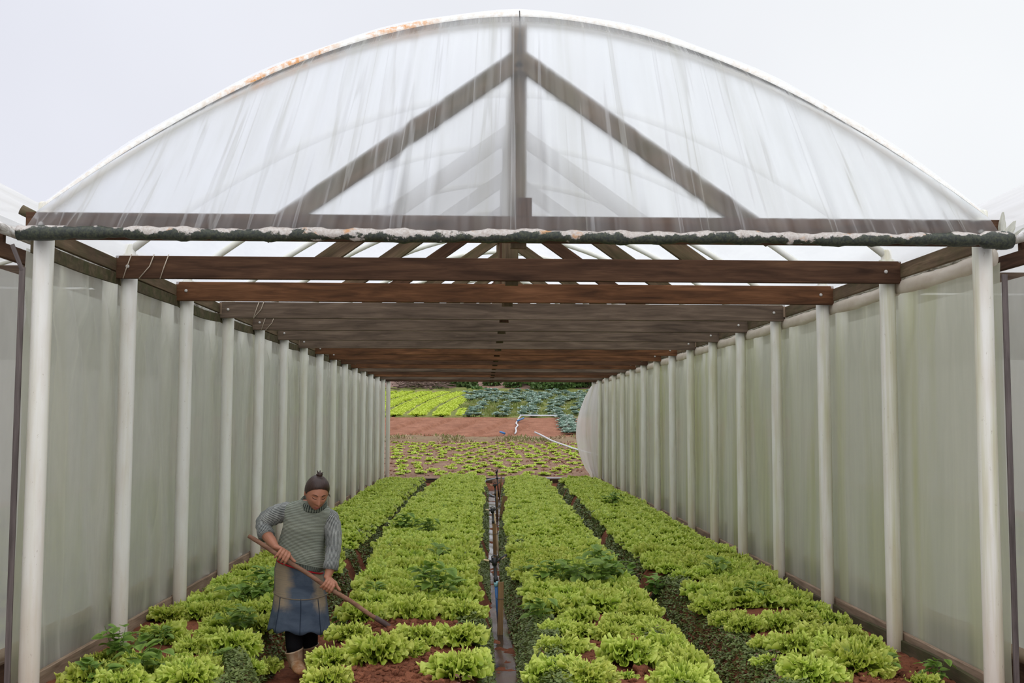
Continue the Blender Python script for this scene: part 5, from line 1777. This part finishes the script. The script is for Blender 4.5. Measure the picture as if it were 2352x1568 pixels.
# the hoe
hoe = empty('hoe', tuple(HOE_B), 'long wooden-handled hoe held in both hands, its blade in the red soil', 'hoe')
M['hoe_wood'] = wood('hoe handle wood', (0.17, 0.085, 0.055), (0.27, 0.145, 0.095), (0.34, 0.20, 0.14))
M['hoe_iron'] = simple('rusty hoe iron', (0.075, 0.045, 0.040), 0.65, 0.4, 0.35, 20, 0.3)
n_ = 24
mb = MB().tube([HOE_A + hdir * LN * i / n_ + Vector((0, 0, 0.004 * math.sin(i * 0.8))) for i in range(n_ + 1)], [0.0165 if i else 0.014 for i in range(n_ + 1)], 14)
o = mb.build('handle', M['hoe_wood'], None)
adopt(o, hoe)
mb = MB()
s0, s1 = HOE_A + hdir * LN * 0.925, HOE_B + hdir * 0.035
dn = Vector((0.02, -0.03, -1)).normalized()
mb.tube([s0, HOE_A + hdir * LN * 0.99, s1, s1 + hdir * 0.03 + dn * 0.015, s1 + hdir * 0.040 + dn * 0.045], [0.0185, 0.020, 0.020, 0.017, 0.012], 14)
adopt(mb.build('socket', M['hoe_iron'], None), hoe)
mb = MB()
bc = s1 + hdir * 0.040 + dn * 0.03
bx = Vector((0.35, 0.93, 0.0)).normalized()
bd = (dn * 0.85 - hdir * 0.45).normalized()
g = []
for i in range(6):
    f = i / 5
    w = 0.045 + 0.055 * f ** 0.7
    g.append([tuple(bc + bd * (0.16 * f - 0.01) + bx * (w * s) - hdir * 0.012 * (1 - s * s) * f) for s in (-1, -.6, -.2, .2, .6, 1)])
mb.quad_grid(g)
g2 = [[tuple(Vector(p) + bd.cross(bx) * 0.004) for p in row] for row in g]
mb.quad_grid([r_[::-1] for r_ in g2])
adopt(mb.build('blade', M['hoe_iron'], None), hoe)

# ------------------------------------------------------------------ sprinklers in the middle furrow
def sprinkler(x, y, zg, lean, label, stake_label, turn, bamboo=False, first=False):
    top = Vector((x - 0.03 + lean * 0.2, y + 0.05, 0.40))
    e = empty('sprinkler', (x + 0.02, y + 0.06, zg), label, 'sprinkler', 'sprinklers along the middle furrow')
    base = Vector((x + 0.02, y + 0.06, zg))
    neck = base.lerp(top, 0.72)
    if first:
        adopt(MB().tube([base, neck], 0.016, 12).build('riser_pipe', M['blue_pipe']), e)
        adopt(MB().tube([neck - Vector((0, 0, 0.035)), neck + Vector((0, 0, 0.012))], 0.021, 12).build('collar', M['cap_blue']), e)
    else:
        adopt(MB().tube([base, neck], 0.015, 12).build('riser_pipe', M['black_plastic']), e)
    adopt(MB().tube([neck, neck.lerp(top, 0.25), neck.lerp(top, 0.26), neck.lerp(top, 0.85), top], [0.021, 0.021, 0.015, 0.014, 0.019], 12).build('upper_pipe', M['black_plastic']), e)
    hd = MB()
    hd.tube([top - Vector((0, 0, 0.03)), top, top + Vector((0, 0, 0.035)), top + Vector((0, 0, 0.04))], [0.022, 0.024, 0.020, 0.012], 12)
    hd.tube([top + Vector((-0.022, 0, 0.0)), top + Vector((-0.025, 0, 0.05)), top + Vector((0, 0, 0.062)), top + Vector((0.025, 0, 0.05)), top + Vector((0.022, 0, 0.0))], 0.006, 8)
    d1 = Vector((math.cos(turn), math.sin(turn), 0.0)); d2 = Vector((math.cos(turn + 2.9), math.sin(turn + 2.9), 0.0))
    for d, rise in ((d1, 0.45), (d2, 0.22)):
        hd.tube([top, top + (d + Vector((0, 0, rise))) * 0.05], [0.013, 0.012], 10)
    hd.tube([top + d1 * 0.05 + Vector((0, 0, 0.025)), top + d1 * 0.115 + Vector((0, 0.01, 0.058))], [0.010, 0.014], 8)
    adopt(hd.build('sprinkler_head', M['black_plastic']), e)
    for d, rise in ((d1, 0.45), (d2, 0.22)):
        a = top + (d + Vector((0, 0, rise))) * 0.045
        b = top + (d + Vector((0, 0, rise))) * 0.10
        adopt(MB().tube([a, b], [0.0085, 0.0075], 8).build('nozzle', M['nozzle']), e)
    # its wooden stake
    if bamboo:
        p0, p1 = Vector((x + 0.03, y + 0.02, zg - 0.1)), Vector((x + 0.03 - lean, y - 0.02, 0.30))
        o = MB().tube([p0, p0.lerp(p1, 0.3), p0.lerp(p1, 0.31), p0.lerp(p1, 0.6), p0.lerp(p1, 0.61), p1], [0.020, 0.018, 0.021, 0.018, 0.021, 0.017], 10).build('stake', M['wood_stake'], loc=tuple(p0))
        tag(o, stake_label, 'stake')
    else:
        o = plank('stake', (x + 0.02, y, zg - 0.12), (x + 0.03 - lean, y + 0.02, 0.225), 0.052, 0.045, M['wood_stake'], up=(1, 0, 0))
        tag(o, stake_label, 'stake')
        ring_ = [(x + 0.024 + 0.032 * a, y + 0.028 * b, 0.08) for a, b in ((-1, -1), (1, -1), (1, 3.2), (-1, 3.2), (-1, -1))]
        adopt(MB().tube(ring_, 0.003, 6).build('binding_wire', M['wire']), e)


sprinkler(0.135, 9.79, -0.25, 0.0, 'nearest black sprinkler with two tan nozzles, on a blue pipe in the middle furrow', 'square wooden stake in front of the nearest sprinkler', 0.25, False, True)
sprinkler(0.155, 15.2, -0.25, 0.03, 'second black sprinkler from the front in the middle furrow', 'brown wooden stake holding the second sprinkler', 0.35)
tag(plank('stake', (0.235, 15.5, -0.35), (0.155, 15.55, 0.35), 0.028, 0.028, M['nozzle'], up=(1, 0, 0)), 'thin pale stick leaning behind the second wooden stake', 'stake')
sprinkler(0.25, 20.9, -0.25, 0.02, 'third black sprinkler from the front in the middle furrow', 'bamboo stake of the third sprinkler', 0.6, True)
tag(plank('stake', (0.33, 20.6, -0.35), (0.42, 20.7, 0.22), 0.10, 0.03, M['wood_stake'], up=(1, 0, 0)), 'wide leaning board right of the third sprinkler', 'board')
sprinkler(0.36, 26.3, -0.22, -0.05, 'farthest black sprinkler, near the open end of the middle furrow', 'leaning bamboo stake of the farthest sprinkler', 1.3, True)

# hose and pipes at the open end
path = [(0.58, 29.0, 0.10), (0.35, 29.4, 0.08), (0.05, 29.3, 0.02), (-0.02, 28.4, -0.10), (0.10, 27.6, -0.2), (0.30, 26.6, -0.23)]
pp = []
for i in range(len(path) - 1):
    for q in range(6): pp.append(Vector(path[i]).lerp(Vector(path[i + 1]), q / 6))
tag(MB().tube(pp, 0.022, 10).build('garden_hose', M['hose'], loc=path[0]), 'grey hose looping down into the middle furrow at the far end', 'hose')
tag(MB().tube([(1.25, 30.5, 0.02), (3.0, 30.5, 0.03)], 0.025, 10).build('water_pipe', M['grey_pipe'], loc=(1.25, 30.5, 0.02)), 'straight grey pipe lying across the open end at the right', 'pipe')
tag(MB().tube([(-2.0, 30.45, -0.02), (0.5, 30.4, 0.02)], 0.018, 8).build('water_pipe', M['black_plastic'], loc=(-2, 30.45, 0)), 'black pipe lying across the open end at the left of the furrow', 'pipe')
for x0, x1, lab in ((-2.6, 0.25, 'wooden end board across the left beds at the open end'), (0.75, 3.1, 'wooden end board across the right beds at the open end')):
    tag(plank('end_board', (x0, 30.6, -0.06), (x1, 30.6, -0.06), 0.14, 0.04, M['wood_board']), lab, 'board')

# irrigation pipes in the fields
def ptz(x, y, up): return (x, y, Tz(x, y) + up)
tag(MB().tube([ptz(1.9, 56.6, 0.12), ptz(3.0, 56.6, 0.11), ptz(4.45, 56.6, 0.12)], 0.042, 10).build('irrigation_pipe', M['grey_pipe'], loc=ptz(1.9, 56.6, 0.12)), 'straight pale pipe along the top edge of the tilled plot', 'pipe')
wig = [(1.93, 56.5), (1.80, 55.4), (1.72, 54.2), (1.60, 53.0), (1.66, 52.0), (1.52, 50.8), (1.50, 49.4), (1.42, 48.6)]
M['white_pipe'] = simple('white pipe', (0.48, 0.48, 0.49), 0.45, 0.4, 0.1)
tag(MB().tube([ptz(x, y, 0.08) for x, y in wig], 0.038, 10).build('irrigation_hose', M['white_pipe'], loc=ptz(1.93, 56.5, 0.08)), 'crooked white hose running down the tilled plot', 'hose')
tag(MB().tube([ptz(1.70, 53.6, 0.14), ptz(2.02, 54.3, 0.20)], 0.045, 8).build('hose_fitting', M['blue_pipe'], loc=ptz(1.7, 53.6, 0.14)), 'blue fitting on the crooked white hose', 'pipe fitting')
tag(MB().tube([ptz(0.95, 48.3, 0.12), ptz(0.75, 48.6, 0.15)], 0.05, 8).build('hose_fitting', M['blue_pipe'], loc=ptz(0.95, 48.3, 0.12)), 'small blue fitting at the foot of the tilled plot', 'pipe fitting')
tag(MB().tube([ptz(2.25, 47.0, 0.30), ptz(2.45, 46.0, 0.28), ptz(2.8, 44.0, 0.2), ptz(3.4, 41.0, 0.14), ptz(4.2, 37.5, 0.12)], 0.036, 10).build('irrigation_pipe', M['white_pipe'], loc=ptz(2.25, 47, 0.3)), 'long white pipe slanting down to the right across the seedling field', 'pipe')
tag(plank('stick', ptz(1.2, 54.9, 0.10), ptz(2.3, 54.6, 0.12), 0.05, 0.05, M['dry']), 'pale stick lying across the tilled plot beside the white hose', 'stick')

# twine hanging from the beams near the left posts
for k, offs in ((1, (0.05, 0.22, 0.33)), (3, (0.35, 0.40)), (4, (0.10, 0.20))):
    for q, dx in enumerate(offs):
        x = XL - 0.05 + dx
        yb = YS[k] - 0.087 - 0.030
        o = MB().tube([(x + 0.05, yb, 2.94), (x + 0.02, yb - 0.004, 2.85), (x - 0.01 - 0.05 * (q % 2), yb, 2.755)], 0.004, 6).build('twine', M['string'], loc=(x, yb, 2.94))
        tag(o, '%s pale twine looped over the left end of the %s tie beam' % (nth(q), nth(k)), 'twine', 'twine on the tie beams')
